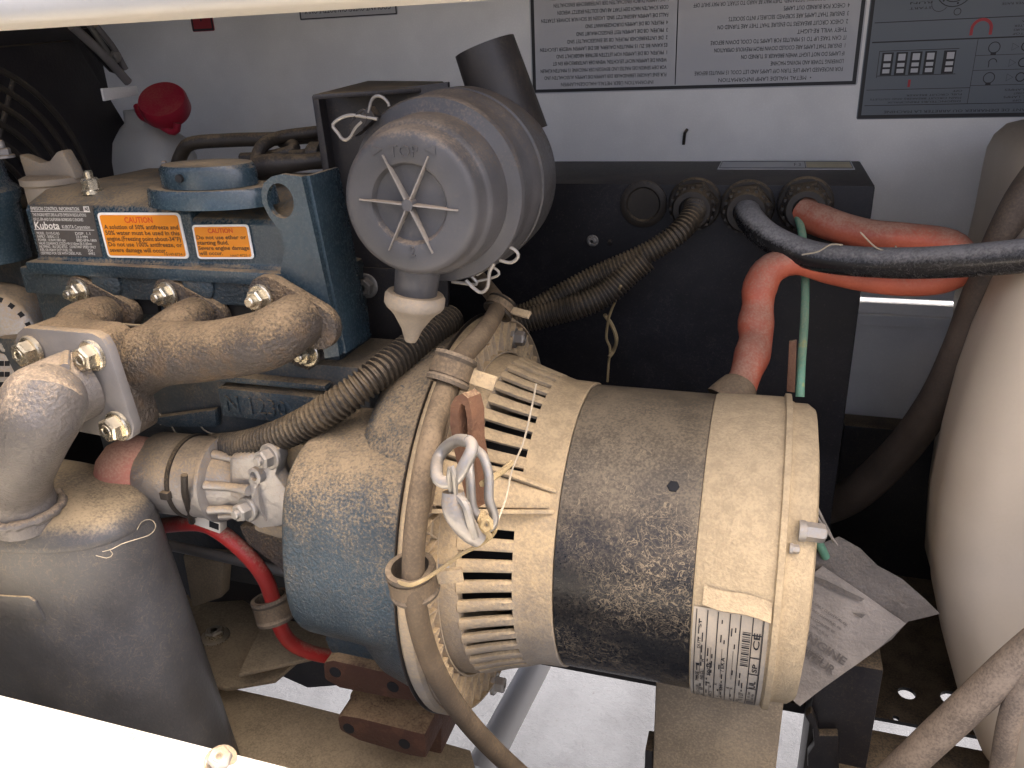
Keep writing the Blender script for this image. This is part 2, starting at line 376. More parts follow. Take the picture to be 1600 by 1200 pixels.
# silver lamp information sheet: bottom edge at z .374, from x -.351 to .096, goes on above the frame
mp = wall_map(-.352, .096, .372, .62)
bm = B(); put_round(bm, mp, 0, 0, 1, 1, .008, .014, .0006, .0012); st = obj('lamp_information_sticker', bm, 'stickgrey', door, smooth=False)
st['label'] = 'silver sticker of upside-down lamp instructions in two columns'
bm = B(); put_frame(bm, mp, .004, .006, .996, .994, .011, .018, .0010)
put_rect(bm, mp, .530, .03, .533, .97, .0010)

put_rect(bm, mp, .533, .43, .985, .436, .0010); put_rect(bm, mp, .015, .395, .53, .401, .0010)
obj('border', bm, 'ink', st, smooth=False)
EN = ['•  METAL HALIDE LAMP INFORMATION', 'FOR INCREASED LAMP LIFE TURN OFF LAMPS AND LET COOL 15 MINUTES BEFORE', 'LOWERING TOWER AND MOVING MACHINE', 'IF LAMPS DO NOT LIGHT WHEN BREAKER IS TURNED ON',
      '1  ENSURE THAT LAMPS ARE COOLED DOWN FROM PREVIOUS OPERATION', '    IT CAN TAKE UP TO 15 MINUTES FOR LAMPS TO COOL DOWN BEFORE', '    THEY WILL RE-LIGHT', '2  CHECK CIRCUIT BREAKERS TO ENSURE THAT THEY ARE TURNED ON',
      '3  ENSURE THAT LAMPS ARE SCREWED SECURELY INTO SOCKETS', '4  CHECK FOR BURNED OUT LAMPS', 'IF LAMPS HAVE BECOME DEGRADED, THEY MAY BE HARD TO START, OR MAY SHUT OFF', 'AFTER STARTING. DEGRADED LAMPS SHOULD BE REPLACED. IT MAY BE POSSIBLE TO',
      'START DEGRADED LAMPS BY ONE OF THE FOLLOWING METHODS', '1  START LAMPS BY TURNING ON CIRCUIT BREAKERS IN A DIFFERENT ORDER', '2  START LAMPS BY TURNING ON ALL CIRCUIT BREAKERS AT ONCE']
DE = ['INFORMATION ÜBER METALL-HALOGEN-LAMPEN', 'FÜR EINE LÄNGERE LEBENSDAUER DER LAMPEN DIE LAMPEN AUSSCHALTEN UND', 'VOR DEM SENKEN DES MASTES UND BEWEGEN DER MASCHINE 15 MINUTEN KÜHLEN', 'WENN DIE LAMPEN NICHT LEUCHTEN, WENN DER UNTERBRECHER EIN IST',
      '1  PRÜFEN, OB DIE LAMPEN VOM LETZTEN BETRIEB ABGEKÜHLT SIND', '    ES KANN BIS ZU 15 MINUTEN DAUERN, BIS DIE LAMPEN WIEDER LEUCHTEN', '2  DIE UNTERBRECHER PRÜFEN, OB SIE EINGESCHALTET SIND', '3  PRÜFEN, OB DIE LAMPEN FEST EINGESCHRAUBT SIND',
      '4  PRÜFEN, OB DIE LAMPEN DURCHGEBRANNT SIND', 'FALLS DIE LAMPEN ABGENUTZT SIND, LASSEN SIE SICH NUR SCHWER STARTEN', 'ODER SCHALTEN NACH DEM START AB UND SOLLTEN ERSETZT WERDEN',
      '1  DIE LAMPEN DURCH EINSCHALTEN DER UNTERBRECHER EINSCHALTEN', '2  DIE LAMPEN DURCH EINSCHALTEN ALLER UNTERBRECHER EINSCHALTEN']
FR = ['INFORMATION CONCERNANT LES PROJECTEURS À HALOGÈNE MÉTAL', 'POUR PROLONGER LA VIE DES PROJECTEURS, LES ÉTEINDRE ET LES LAISSER', 'REFROIDIR PENDANT 15 MINUTES AVANT D ABAISSER LA TOUR', 'SI LES PROJECTEURS NE S ALLUMENT PAS', '1  VÉRIFIER QUE LES PROJECTEURS SONT FROIDS', '2  VÉRIFIER LES DISJONCTEURS']
bm = B()
for i, s in enumerate(EN):
    w = min(.44, .0062 * len(s)) if i else .27
    put_text(bm, mp, s, .045 if i else .13, .955 - i * .0385 - .012, .030, width=w, h=.0012)
for i, s in enumerate(DE):
    put_text(bm, mp, s, .560 if i else .60, .955 - i * .0385 - .012, .028, width=min(.41, .0060 * len(s)) if i else .30, h=.0012)
for i, s in enumerate(FR):
    put_text(bm, mp, s, .555, .36 - i * .042, .030, width=min(.42, .0062 * len(s)), h=.0012)
for i, s in enumerate(EN[:7]):
    put_text(bm, mp, s, .045, .36 - i * .042, .030, width=min(.44, .0062 * len(s)), h=.0012)
obj('lettering', bm, 'ink', st, smooth=False)
# slate grey control sticker with breaker diagram
mp = wall_map(.100, .460, .329, .60)
bm = B(); put_round(bm, mp, 0, 0, 1, 1, .006, .010, .0006, .0012); sg = obj('control_sticker', bm, 'stickdark', door, smooth=False)
sg['label'] = 'slate grey sticker with breaker and knob diagrams'
def su(x, z): return ((.460 - x) / .360, (.60 - z) / .271)
bm = B(); put_frame(bm, mp, .003, .004, .997, .996, .012, .016, .0010)
def srect(x0, z0, x1, z1, h=.0010): a = su(x0, z0); b = su(x1, z1); put_rect(bm, mp, min(a[0], b[0]), min(a[1], b[1]), max(a[0], b[0]), max(a[1], b[1]), h)
srect(.108, .346, .455, .3468); srect(.108, .423, .455, .4246); srect(.108, .4465, .455, .4475); srect(.108, .3655, .23, .3662); srect(.23, .346, .2306, .423)
srect(.23, .368, .455, .3686); srect(.23, .386, .455, .3866); srect(.23, .4035, .455, .4041)
for k in range(4):
    x = .122 + k * .0168; srect(x, .3835, x + .0135, .411); 
srect(.194, .3835, .208, .411)
for z in (.3825, .4125): srect(.118, z, .211, z + .0008)
srect(.118, .3805, .118 + .0007, .4125)
TX = ['SWITCH BREAKERS OFF BEFORE STARTING OR STOPPING MACHINE', 'DISJONCTEURS FERMES AVANT DE DEMARRER OU ARRETER LA MACHINE']
for i, s in enumerate(TX): put_text(bm, mp, s, *su(.392, .3335 + i * .006), .017, width=.72, h=.0012)
for i in range(4): put_text(bm, mp, ['OFF', 'FUEL CIRCUIT BREAKER', 'MAIN CIRCUIT BREAKERS AND OUTLETS', 'DISJONCTEURS PRINCIPAUX'][i], *su(.222, .3635 - i * .0042), .012, width=[.03, .18, .30, .24][i], h=.0012)
for i in range(4): put_text(bm, mp, ['LAMPS MUST BE OFF', 'TURN OFF ALL LAMPS', 'ALLOW TO COOL DOWN FIRST', 'REFROIDIR LES LAMPES'][i], *su(.335, .3505 + i * .0043), .013, width=.15 + .03 * (i % 2), h=.0012)
for k, z in enumerate((.372, .390, .4075)):
    for i in range(3): put_text(bm, mp, ['WARM UP LAMPS', 'LAMP LIT FULLY', 'HOT RESTART DELAY'][(i + k) % 3], *su(.405, z + i * .0042), .012, width=.11 + .05 * ((i + k) % 2), h=.0012)
for k, x in enumerate((.270, .272)):
    pass
for i in range(4): put_text(bm, mp, ['EMERGENCY STOP', 'ARRET DE SECOURS', 'NOT AUS SCHALTER', 'PARADA'][i], *su(.318, .4285 + i * .0045), .013, width=.14 - .02 * (i == 3), h=.0012)
for i in range(4): put_text(bm, mp, ['START', 'RUN', 'PREHEAT 10 SEC', 'STOP ENGINE'][i], *su(.172, .463 + i * .006), .014, width=.07, h=.0012)
for i in range(4): put_text(bm, mp, ['LIGHT TOWER RAISE', 'AND LOWER SWITCH', 'MAST WINCH UP', 'DOWN'][i], *su(.300, .463 + i * .006), .014, width=.14 if i < 3 else .06, h=.0012)
def ringm(cx, cz, r0, r1, n=28, h=.0011, a0=0, a1=360):
    pr = None
    for i in range(n + 1):
        a = R(a0 + (a1 - a0) * i / n); q = [mp(*su(cx + r * math.cos(a), cz + r * math.sin(a)), h) for r in (r0, r1)]
        q = [bm.verts.new(p) for p in q]
        if pr: bm.faces.new((pr[0], pr[1], q[1], q[0]))
        pr = q
for cx in (.196, .323):
    for r in (.020, .0145, .009): ringm(cx, .482, r, r + .0011)
    for k in range(6): ringm(cx + .0175 * math.cos(k), .482 + .0175 * math.sin(k), .0, .0012, 8)
    ringm(cx + .006, .4555, .0035, .0043, 16); ringm(cx - .015, .466, .009, .0096, 12, a0=180, a1=330)
    srect(cx - .009, .4812, cx + .009, .4828, .0012)
for cz in (.377, .4125): ringm(.250, cz, .0058, .0068, 18); srect(.247, cz - .0085, .253, cz - .0055, .0012)
for cz in (.377, .394, .4125): ringm(.272, cz, .0045, .0051, 3); ringm(.285, cz, .0045, .0058, 10)
ringm(.251, .395, .004, .005, 10, a0=0, a1=180); srect(.2465, .3895, .2475, .395, .0012)
obj('lettering', bm, 'ink', sg, smooth=False)
bm = B()
srect(.157, .3685, .160, .3775, .0011); ringm(.232, .4345, .009, .0125, 20, h=.0011, a0=0, a1=180); srect(.2195, .4275, .223, .435, .0011); srect(.241, .4275, .2445, .435, .0011)
obj('red_marks', bm, 'inkred', sg, smooth=False)
bm = B()
for k in list(range(4)) + [4.36]:
    x = .1245 + k * .0168; srect(x, .386, x + .0085, .391, .0016); srect(x, .3935, x + .0085, .398, .0016); srect(x, .401, x + .0085, .409, .0016)
obj('breaker_marks', bm, 'stickgrey', sg, smooth=False)
# coolant sticker and red sticker at the top of the wall
a = PY(470, 36, WY); b = PY(622, 22, WY)
mp = wall_map(a.x, b.x, b.z - .001, b.z + .055)
bm = B(); put_round(bm, mp, 0, 0, 1, 1, .02, .05, .0006, .001); sc = obj('coolant_sticker', bm, 'stickgrey', door, smooth=False)
bm = B(); put_frame(bm, mp, .006, .015, .994, .985, .012, .03, .001); put_text(bm, mp, 'COOLANT OVERFLOW BOTTLE ONLY', .06, .72, .19, width=.88, h=.0012); obj('lettering', bm, 'ink', sc, smooth=False)
a = PY(302, 50, WY); b = PY(336, 48, WY)
mp = wall_map(a.x, b.x, a.z, a.z + .05)
bm = B(); put_round(bm, mp, 0, 0, 1, 1, .06, .06, .0006, .001); sr = obj('red_sticker', bm, flat('dark red sticker', (.30, .015, .02), .4), door, smooth=False)
bm = B(); put_frame(bm, mp, .02, .02, .98, .98, .07, .06, .001); put_rect(bm, mp, .3, .42, .6, .58, .001); put_rect(bm, mp, .5, .3, .56, .7, .001); obj('border', bm, 'ink', sr, smooth=False)

# canopy header strip (top left) and unseen roof, the sill (bottom left) ----------
e0 = PY(0, 50, -.42); zr = e0.z
hd = thing('canopy_header', 'white canopy edge in full sun across the top left corner', 'canopy edge', (-.4, -.44, zr))
bm = B(); box(bm, (-1.6, -.46, zr), (1.3, -.42, zr + .075)); obj('front_beam', bm, 'sill', hd, bev=.006, seg=3)
roof = thing('shade_roof', 'unseen canopy roof above the machine, darkened and shaped to shade it', 'roof', (0, .1, .62))  # roof out of view, made dark and placed to shade the machine
bm = B(); box(bm, (-1.7, -.170, .66), (1.3, .60, .68)); obj('roof_sheet', bm, 'fan', roof)
bm = B(); box(bm, (-1.7, -.42, .66), (-.60, -.1705, .68)); obj('roof_sheet', bm, 'fan', roof)  # left extension added out of view to darken the upper left
bm = B(); box(bm, (-1.7, -.170, .62), (1.3, -.155, .6595)); obj('edge_fold', bm, 'white', roof)
bm = B(); box(bm, (-1.72, -.42, -.42), (-1.70, .6, .68)); ew = tag(obj('end_wall', bm, 'fan'), 'unseen canopy end wall behind the radiator, coloured dark to cut bounce light', 'wall panel')  # end wall out of view, dark colour chosen to reduce bounce light
bm = B(); box(bm, (1.30, -.42, -.42), (1.32, .6, .68)); tag(obj('end_wall', bm, 'fan'), 'unseen canopy end wall behind the tank, coloured dark to cut bounce light', 'wall panel')  # same unseen dark wall on the tank side, keeps bounce low

bm = B(); box(bm, (-1.7, -.455, -.42), (-.60, -.425, zr - .0005)); tag(obj('shade_panel', bm, 'sill', bev=.003), 'unseen white panel added to darken the left of the open bay', 'panel')  # panel added out of view, keeps light off the left side
SY = -.30
s0 = PY(0, 1080, SY); s1 = PY(440, 1200, SY); sz = (s0.z + s1.z) / 2
sill = thing('door_sill', 'sunlit cream painted door sill across the bottom left corner', 'sill', (-.4, SY, sz - .1))
bm = B(); box(bm, (-1.6, SY - .16, sz - .012), (1.3, SY, sz)); obj('top_flange', bm, 'sill', sill, bev=.003)
bm = B(); box(bm, (-1.6, SY - .157, sz - .34), (1.3, SY - .145, sz - .0125)); obj('front_panel', bm, 'sill', sill, bev=.002)
bm = B(); box(bm, (-1.6, SY - .014, sz - .05), (1.3, SY - .002, sz - .0125)); obj('inner_lip', bm, 'sill', sill)
p = PZ(345, 1190, sz); bolt('bolt', p, (.25, -.3, 1), .009, .010, 'plate', sill)

# base: dusty trays, beams, dark floor ------------------------------------
TZ = -.33
def tray(name, label, px, z, t=.006, lip=None, mat='tray', cat='tray plate'):
    bm = B(); prism(bm, [PZ(x, y, z) for x, y in px], (0, 0, -t)); o = obj(name, bm, mat, bev=.0015)
    return tag(o, label, cat)
tray('cross_member', 'dusty tan steel sheet lying under the muffler foot with a slot', [(330, 1068), (440, 1092), (566, 1124), (735, 1172), (770, 1300), (200, 1330), (290, 1150)], TZ, .03, cat='base beam')
tray('tray_plate', 'dusty tan gusset plate with a hex bolt beside the red cable clamp', [(255, 985), (290, 930), (350, 905), (420, 888), (520, 900), (530, 975), (430, 1062), (352, 1075), (300, 1060)], TZ + .04)
tray('support_plate', 'folded dusty plate edge just behind the rubber clamp', [(430, 935), (500, 930), (525, 1000), (520, 1020), (372, 1053)], TZ + .075)
p = PZ(337, 995, TZ + .04); b = tag(bolt('bolt', p, (0, 0, 1), .013, .012, 'gold', None, washer=1.5), 'dull hex bolt standing in the dusty gusset plate', 'bolt')
# dark machinery under the starter
bm = B(); prism(bm, [PY(*q, .06) for q in [(250, 855), (330, 850), (470, 895), (480, 1010), (380, 940), (300, 945)]], (0, .12, 0)); tag(obj('oil_pan', bm, 'steelblack', bev=.006), 'black oil pan below the starter motor', 'oil pan')
bm = B(); prism(bm, [PY(*q, .02) for q in [(285, 868), (350, 872), (345, 935), (300, 950)]], (0, .02, 0)); tag(obj('side_bracket', bm, 'tray', bev=.003), 'tan bracket half hidden behind the muffler edge', 'bracket')
bm = B(); tube(bm, [PY(255, 850, .0), PY(340, 868, .0), PY(460, 897, .0)], .0065); tag(obj('steel_rod', bm, 'zinc'), 'thin bright steel rod running below the starter motor', 'rod')
bm = B(); prism(bm, [PY(*q, .12) for q in [(395, 1010), (470, 1000), (560, 1010), (530, 1075), (480, 1078), (440, 1060), (410, 1055)]], (0, .1, 0)); tag(obj('engine_mount', bm, 'steelblack', bev=.01), 'black engine mount bulge under the red cable', 'mount')
# pale tube under the generator
bm = B(); tube(bm, [PZ(840, 1035, -.55), PZ(800, 1110, -.55), PZ(745, 1215, -.55)], .024, 20); tag(obj('drain_pipe', bm, flat('pale grey pipe', (.5, .49, .47), .45)), 'pale grey tube crossing under the slotted generator housing', 'pipe')
# dark floor behind / right
bm = B(); box(bm, (-1.7, .22, -.40), (.115, .54, -.385)); tag(obj('shade_floor_plate', bm, 'steelblack'), 'black floor plate added below the control box to block light', 'floor plate')  # dark plate added to stop light coming up behind the box
bm = B()
x0, x1, y0, y1 = .128, .75, .185, .56; zf = -.35
hl = []
for (px, py, rr, s) in [(1417, 1083, .0105, .55), (1487, 1091, .013, .5), (1400, 1122, .004, 1), (1465, 1135, .004, 1)]:
    hl.append(circle(PZ(px, py, zf), (0, 0, 1), rr, 20))
prism(bm, [V((x0, y0, zf)), V((x1, y0, zf)), V((x1, y1, zf)), V((x0, y1, zf))], (0, 0, -.005), hl)
tag(obj('perforated_plate', bm, 'steelblack', smooth=False), 'black floor plate with round holes at the tank foot', 'floor plate')
bm = B(); box(bm, (x0, -.05, zf - .006), (x1, y0 - .022, zf - .0005)); tag(obj('front_floor_plate', bm, 'steelblack'), 'plain black floor strip in front of the bright slot', 'floor plate')
# black post
bm = B(); box(bm, (.090, .10, -.62), (.158, .16, -.205)); tag(obj('frame_post', bm, 'steelblack', bev=.004), 'black square steel post below the paper tag', 'post')
bm = B(); prism(bm, [PY(*q, .085) for q in [(1258, 1120), (1268, 1113), (1276, 1128), (1280, 1150), (1310, 1150), (1310, 1200), (1262, 1200), (1262, 1180), (1272, 1165), (1270, 1140)]], (0, .012, 0)); tag(obj('hook_bracket', bm, 'steelblack', bev=.002), 'small black hook shaped bracket left of the black post', 'bracket')
bm = B(); box(bm, (.13, .50, -.40), (.9, .545, -.10)); tag(obj('back_rail', bm, 'steelblack', bev=.005), 'black back rail in the dark corner behind the paper tag', 'rail')

# ================================================================== GENERATOR
gen = thing('generator', 'dusty cylindrical generator with a slotted housing and black middle band', 'generator', (-.08, 0, -.31))
XA = (1, 0, 0); O0 = (0, 0, 0)
def xl(bm, prof, seg=96, cap=True): return lathe(bm, prof, O0, XA, seg, cap)
bm = B(); xl(bm, [(-.262, .10), (-.262, .197), (-.258, .200), (-.249, .200), (-.246, .197), (-.246, .15), (-.25, .14), (-.25, .10)], cap=False); fl = obj('flange', bm, 'alu', gen)
# cast ribs between the rings of the flange
bm = B()
def onface(r, a, x): return V((x, -r * math.cos(R(a)), r * math.sin(R(a))))
def rib(bm, p, q, w, h):
    d = (q - p); L = d.length; d.normalize(); s = d.cross(V((1, 0, 0))).normalized() * w; e = V((h, 0, 0))
    loft(bm, [[p + s, p - s, p - s * .5 + e, p + s * .5 + e], [q + s, q - s, q - s * .5 + e, q + s * .5 + e]])
k = 0
for i in range(48):
    a = i * 7.5; 
    r0, r1 = (.163, .193)
    rib(bm, onface(r0, a, -.247), onface(r1, a + 3.75, -.247), .0013, .0055); rib(bm, onface(r1, a + 3.75, -.247), onface(r0, a + 7.5, -.247), .0013, .0055)
    if i % 2 == 0: rib(bm, onface(r0 + .002, a + 3.75, -.247), onface(r1 - .002, a + 3.75, -.247), .0012, .0045)
    if i % 3 == 0: rib(bm, onface(.178, a, -.247), onface(.178, a + 6, -.247), .0012, .0045)
for r in (.1625, .1945):
    for i in range(72): rib(bm, onface(r, i * 5, -.247), onface(r, i * 5 + 5, -.247), .0016, .006)
obj('casting_ribs', bm, 'alu', fl, smooth=False, kind='stuff')
# slotted cone
bm = B(); xl(bm, [(-.247, .150), (-.247, .1605), (-.238, .1595), (-.226, .157), (-.226, .145), (-.240, .145)], cap=False); obj('front_ring', bm, 'alu', gen)
bm = B(); xl(bm, [(-.182, .132), (-.182, .1425), (-.172, .1395), (-.1495, .1385), (-.1485, .1375), (-.1485, .128)], cap=False); obj('rear_ring', bm, 'alu', gen)
bm = B(); xl(bm, [(-.255, .098), (-.14, .098)]); obj('slot_shade_drum', bm, 'holeshade', gen)  # black drum added so the slots look dark inside
NB = 50
def bar_mesh(a0, a1):
    bm = B(); rings = []
    for x, r in ((-.2285, .1565), (-.2265, .1578), (-.205, .1500), (-.183, .1432), (-.1805, .1420)):
        ring = []
        for rr, aa in ((r - .0045, a0), (r - .001, a0), (r, a0 + (a1 - a0) * .2), (r, a0 + (a1 - a0) * .8), (r - .001, a1), (r - .0045, a1)):
            ring.append(onface(rr, aa, x))
        rings.append(ring)
    loft(bm, rings); return bm
shared = None
for i in range(NB):
    a = i * 360 / NB; st_ = 360 / NB
    if 29 < a < 47: continue
    if shared is None:
        shared = obj('louver_bar', bar_mesh(-2.05, 2.05), 'alu', gen, sharp=25); base = shared.data; ob_ = shared
        lo = shared.location.copy(); rel = -world_loc(gen)
        # mesh is stored relative to the generator empty: spin it about the shaft
        me = shared.data; me.transform(Matrix.Translation(world_loc(gen))); shared.location = rel
    else:
        ob_ = shared.copy(); C.objects.link(ob_); ob_.parent = gen
    ob_.rotation_euler = (-R(a), 0, 0)
bm = B(); rings = []
for x, r in ((-.2285, .1568), (-.205, .1503), (-.1805, .1424)):
    rings.append([onface(r, 27 + 2 * i, x) for i in range(11)] + [onface(r - .012, 47 - 2 * i, x) for i in range(11)])
loft(bm, rings); obj('solid_web', bm, 'alu', gen)
# tapered lug on the web, between two gusset ribs that run together
def lug_ring(x, a0, a1, r0, r1): return [onface(r0, a0, x), onface(r1, a0 + 1, x), onface(r1, a1 - 1, x), onface(r0, a1, x)]
bm = B(); loft(bm, [lug_ring(-.246, 31, 46, .150, .180), lug_ring(-.225, 31.5, 45.5, .148, .172), lug_ring(-.190, 33, 44, .138, .153), lug_ring(-.155, 35, 42, .134, .1395)]); obj('lug_boss', bm, 'alu', gen, bev=.002)
for a, b, h0 in ((30.5, 35, .186), (46.5, 42, .188)):
    bm = B(); pts = [onface(.150, a, -.246), onface(h0, a, -.246), onface(.160, (a + b) / 2, -.19), onface(.1405, b, -.151), onface(.135, b, -.151), onface(.140, (a + b) / 2, -.20)]
    tdir = onface(1, a + 90, 0); prism(bm, [p - tdir * .0018 for p in pts], tdir * .0036); obj('gusset_rib', bm, 'alu', gen, bev=.0008)
# stator band, end bell
bm = B(); xl(bm, [(-.1475, .125), (-.1475, .1366), (-.0345, .1366), (-.0345, .125)]); sb = obj('stator_band', bm, 'band', gen)
p = PC(1052, 760, .1366); nr = V((0, p.y, p.z)).normalized(); bm = B(); loft(bm, [[p + nr * .0004 + q for q in hx] for hx in [[(V(XA) * math.cos(R(60 * k)) + nr.cross(V(XA)) * math.sin(R(60 * k))) * .0052 for k in range(6)]]] + [[p + nr * .0009 + (V(XA) * math.cos(R(60 * k)) + nr.cross(V(XA)) * math.sin(R(60 * k))) * .0046 for k in range(6)]]); obj('hex_hole_shade', bm, 'holeshade', gen, smooth=False)  # black cap on the band, its colour paints the hole's shade
bm = B(); xl(bm, [(-.034, .12), (-.034, .1372), (-.032, .1385), (.022, .1392), (.026, .1392), (.027, .1425), (.0318, .1425), (.0325, .1365), (.036, .1345), (.047, .1345), (.053, .130), (.056, .11), (.056, .03)]); eb = obj('end_bell', bm, 'endbell', gen)
for q, rr in (((1247, 828), .0075),):
    bolt('end_nut', PC(q[0] - 5, q[1], .137) + V((.004, 0, 0)), (1, 0, 0), rr, .018, 'zinc', gen, washer=1.1)
bolt('small_bolt', PC(1236, 857, .137), (1, 0, 0), .0035, .006, 'zinc', gen, washer=1.2)
# nameplate wrapped on the end bell: corners from the photograph
def ang(p): return math.degrees(math.atan2(p.z, -p.y))
RN = .1398
tl, bl_ = PC(1098, 942, RN), PC(1091, 1062, RN); tr_, br_ = PC(1232, 972, RN), PC(1226, 1100, RN)
at, ab = (ang(PC(1098, 945, RN)) + ang(PC(1225, 972, RN))) / 2, -50.
px0, px1 = -.0325, .0245
def mpn(u, v, h):                # u along the reading direction (up the bell), v across (towards -X)
    x = px1 - (px1 - px0) * v; a = ab + (at - ab) * u; return onface(.1396 + h, a, x)
bm = B()
rg = []
for v in (0, .25, .5, .75, 1): rg.append([mpn(u / 24, v, .0006) for u in range(25)])
loft(bm, rg, cap=False, closed=False); npl = obj('nameplate', bm, 'label', gen); npl['label'] = 'silver rating plate with barcode and approval marks'
bm = B()
def nr_(u0, v0, u1, v1, h=.0012): put_rect(bm, mpn, u0, v0, u1, v1, h, nu=14)
W = .008
nr_(.10, .06, .10 + W, .96); nr_(.10, .06, .99, .06 + .012); nr_(.10, .95, .99, .962)
for v in (.20, .36, .50, .66, .80): nr_(.10, v, .99, v + .013)
nr_(.10, .075, .99, .082)
for u in (.27, .45, .60, .73, .88): nr_(u, .075, u + W, .20)
for v in (.43, .58, .73, .87): nr_(.20, v, .40, v + .006); nr_(.52, v, .76, v + .006)
for (u, v, s, sz_, wd) in [(.13, .88, 'TYPE', .05, .08), (.24, .88, '3 x 7.5 kW', .05, .14), (.44, .88, 'PHASE', .06, .10), (.60, .88, '1', .06, .02), (.74, .88, 'DUTY', .05, .08), (.88, .88, 'S1', .05, .04),
        (.15, .82, 'Hz', .05, .05), (.30, .82, '60', .06, .05), (.46, .82, 'INS.CL', .05, .10), (.64, .82, 'H', .05, .02), (.15, .69, 'kVA 7.5', .06, .16), (.42, .72, 'A', .06, .025), (.52, .72, '50/25', .06, .12), (.42, .62, 'A', .05, .025),
        (.15, .54, 'r.p.m.', .05, .1), (.36, .54, 'EX V', .06, .09), (.58, .54, '/ EX A', .06, .12), (.15, .40, 'cos', .05, .07), (.40, .40, 'A', .05, .025), (.40, .45, 'A', .05, .025), (.22, .245, 'N. 0 37', .08, .16), (.15, .30, 'SERIAL', .05, .09),
        (.79, .10, 'CE', .10, .11), (.62, .10, 'SP', .08, .07), (.46, .10, 'UL', .10, .08), (.29, .15, '1 10 100', .04, .12), (.29, .10, '60 Hz', .04, .10)]:
    put_text(bm, mpn, s, u, v, sz_ * 1.15, width=wd, h=.0012, bold=True)
for k in range(17): nr_(.66 + k * .0145, .225, .66 + k * .0145 + (.0045 if k % 3 else .009), .33)
random.seed(11)
for v in (.905, .85, .765, .705, .60, .555, .465, .415, .31, .27):
    u = .13
    while u < .93:
        w_ = random.uniform(.02, .07)
        if random.random() < .42 and not (.64 < u < .92 and .2 < v < .34): nr_(u, v, u + w_, v + .016)
        u += w_ + .02
obj('lettering', bm, 'ink', npl, smooth=False, kind='stuff')
bm = B(); put_rect(bm, mpn, .115, .088, .25, .19, .0011, nu=4); o_ = obj('maker_mark', bm, 'inkgrey', npl, smooth=False)
# torn lip of the protective film above the plate, slanting
bm = B(); ring = []
for i in range(13):
    t = i / 12; q = PC(1098 + (1232 - 1098) * t, 941 + (974 - 941) * t + 2 * math.sin(t * 9), .1405); q.x = min(q.x, .0255)
    nn = V((0, q.y, q.z)).normalized(); dn = V((0, nn.z, -nn.y)); dn = -dn if dn.z > 0 else dn
    lift = .0035 + .002 * math.sin(t * 3.1)
    ring.append([q - dn * .014 - nn * .0008, q - dn * .004 + nn * lift * .6, q + nn * lift, q + dn * .001 + nn * (lift - .001), q - dn * .005 + nn * (lift * .2)])
loft(bm, ring); obj('peeling_film', bm, 'endbell', gen)
# foot
ft = [PY(1030, 1075, -.0), PY(1215, 1100, 0)]
bm = B(); box(bm, (-.072, -.035, -.62), (.05, .035, -.125)); obj('mounting_foot', bm, 'tray', gen, bev=.006)
bm = B(); box(bm, (-.081, -.028, -.31), (-.0725, .0, -.255)); obj('foot_lug', bm, 'steelblack', gen, bev=.002)
# flange bolts
for (px, py, r) in [(737, 757, .0085), (686, 884, .010), (803, 528, .008), (772, 1068, .009)]:
    q = PX(px, py, -.244); bolt('flange_bolt', q, (1, 0, 0), r, .012, 'zinc', gen, rot=15)

# ================================================================== ENGINE
eng = thing('diesel_engine', 'dusty blue diesel engine with orange caution stickers on its valve cover', 'engine', (-.56, .06, -.31))
HY = -.045                                         # side face of the cylinder head
def PH(px, py): return PY(px, py, HY)
# crankcase: stepped block
def xprism(x0, x1, prof, mat, name, par, bev=.004, **kw):
    bm = B(); prism(bm, [V((x0, y, z)) for y, z in prof], (x1 - x0, 0, 0)); return obj(name, bm, mat, par, bev=bev, **kw)
zb = PH(300, 590).z
xprism(-.80, -.345, [(-.052, zb + .03), (-.052, .075), (-.02, .05), (.05, .0), (.05, -.2), (.16, -.2), (.16, zb + .03)], 'bluedark', 'crankcase', eng, .008)
hl, hr = PH(40, 430).x, PH(520, 500).x
ztop = PH(250, 420).z
xprism(hl, hr, [(HY + .004, zb + .028), (HY + .004, ztop), (.15, ztop), (.15, zb + .028)], 'bluecast', 'cylinder_head', eng, .005)
xprism(hl + .005, hr - .02, [(HY - .010, ztop - .030), (HY - .010, ztop - .002), (HY + .003, ztop - .002), (HY + .003, ztop - .030)], 'bluecast', 'head_flange', eng, .003)
# port bosses and black blocks painting recess shade on the head side
for (a, b) in [((190, 452), (250, 492)), ((335, 455), (395, 497))]:
    p, q = PH(*a), PH(*b); bm = B(); box(bm, (p.x, HY - .001, q.z), (q.x, HY + .0035, p.z)); obj('recess_shade', bm, 'holeshade', eng, bev=.001)  # proud black block, recess shade put into its colour
p, q = PH(205, 490), PH(392, 506); bm = B(); box(bm, (p.x, HY - .03, q.z), (q.x, HY - .027, p.z)); obj('heat_shield_strip', bm, 'alu', eng, bev=.001)
for (px, py) in [(180, 437), (322, 440)]:
    p = PH(px, py); bm = B(); lathe(bm, [(0, .019), (.016, .017), (.018, .014)], p + V((0, .003, 0)), (0, -1, 0), 24); obj('port_boss', bm, 'bluecast', eng)
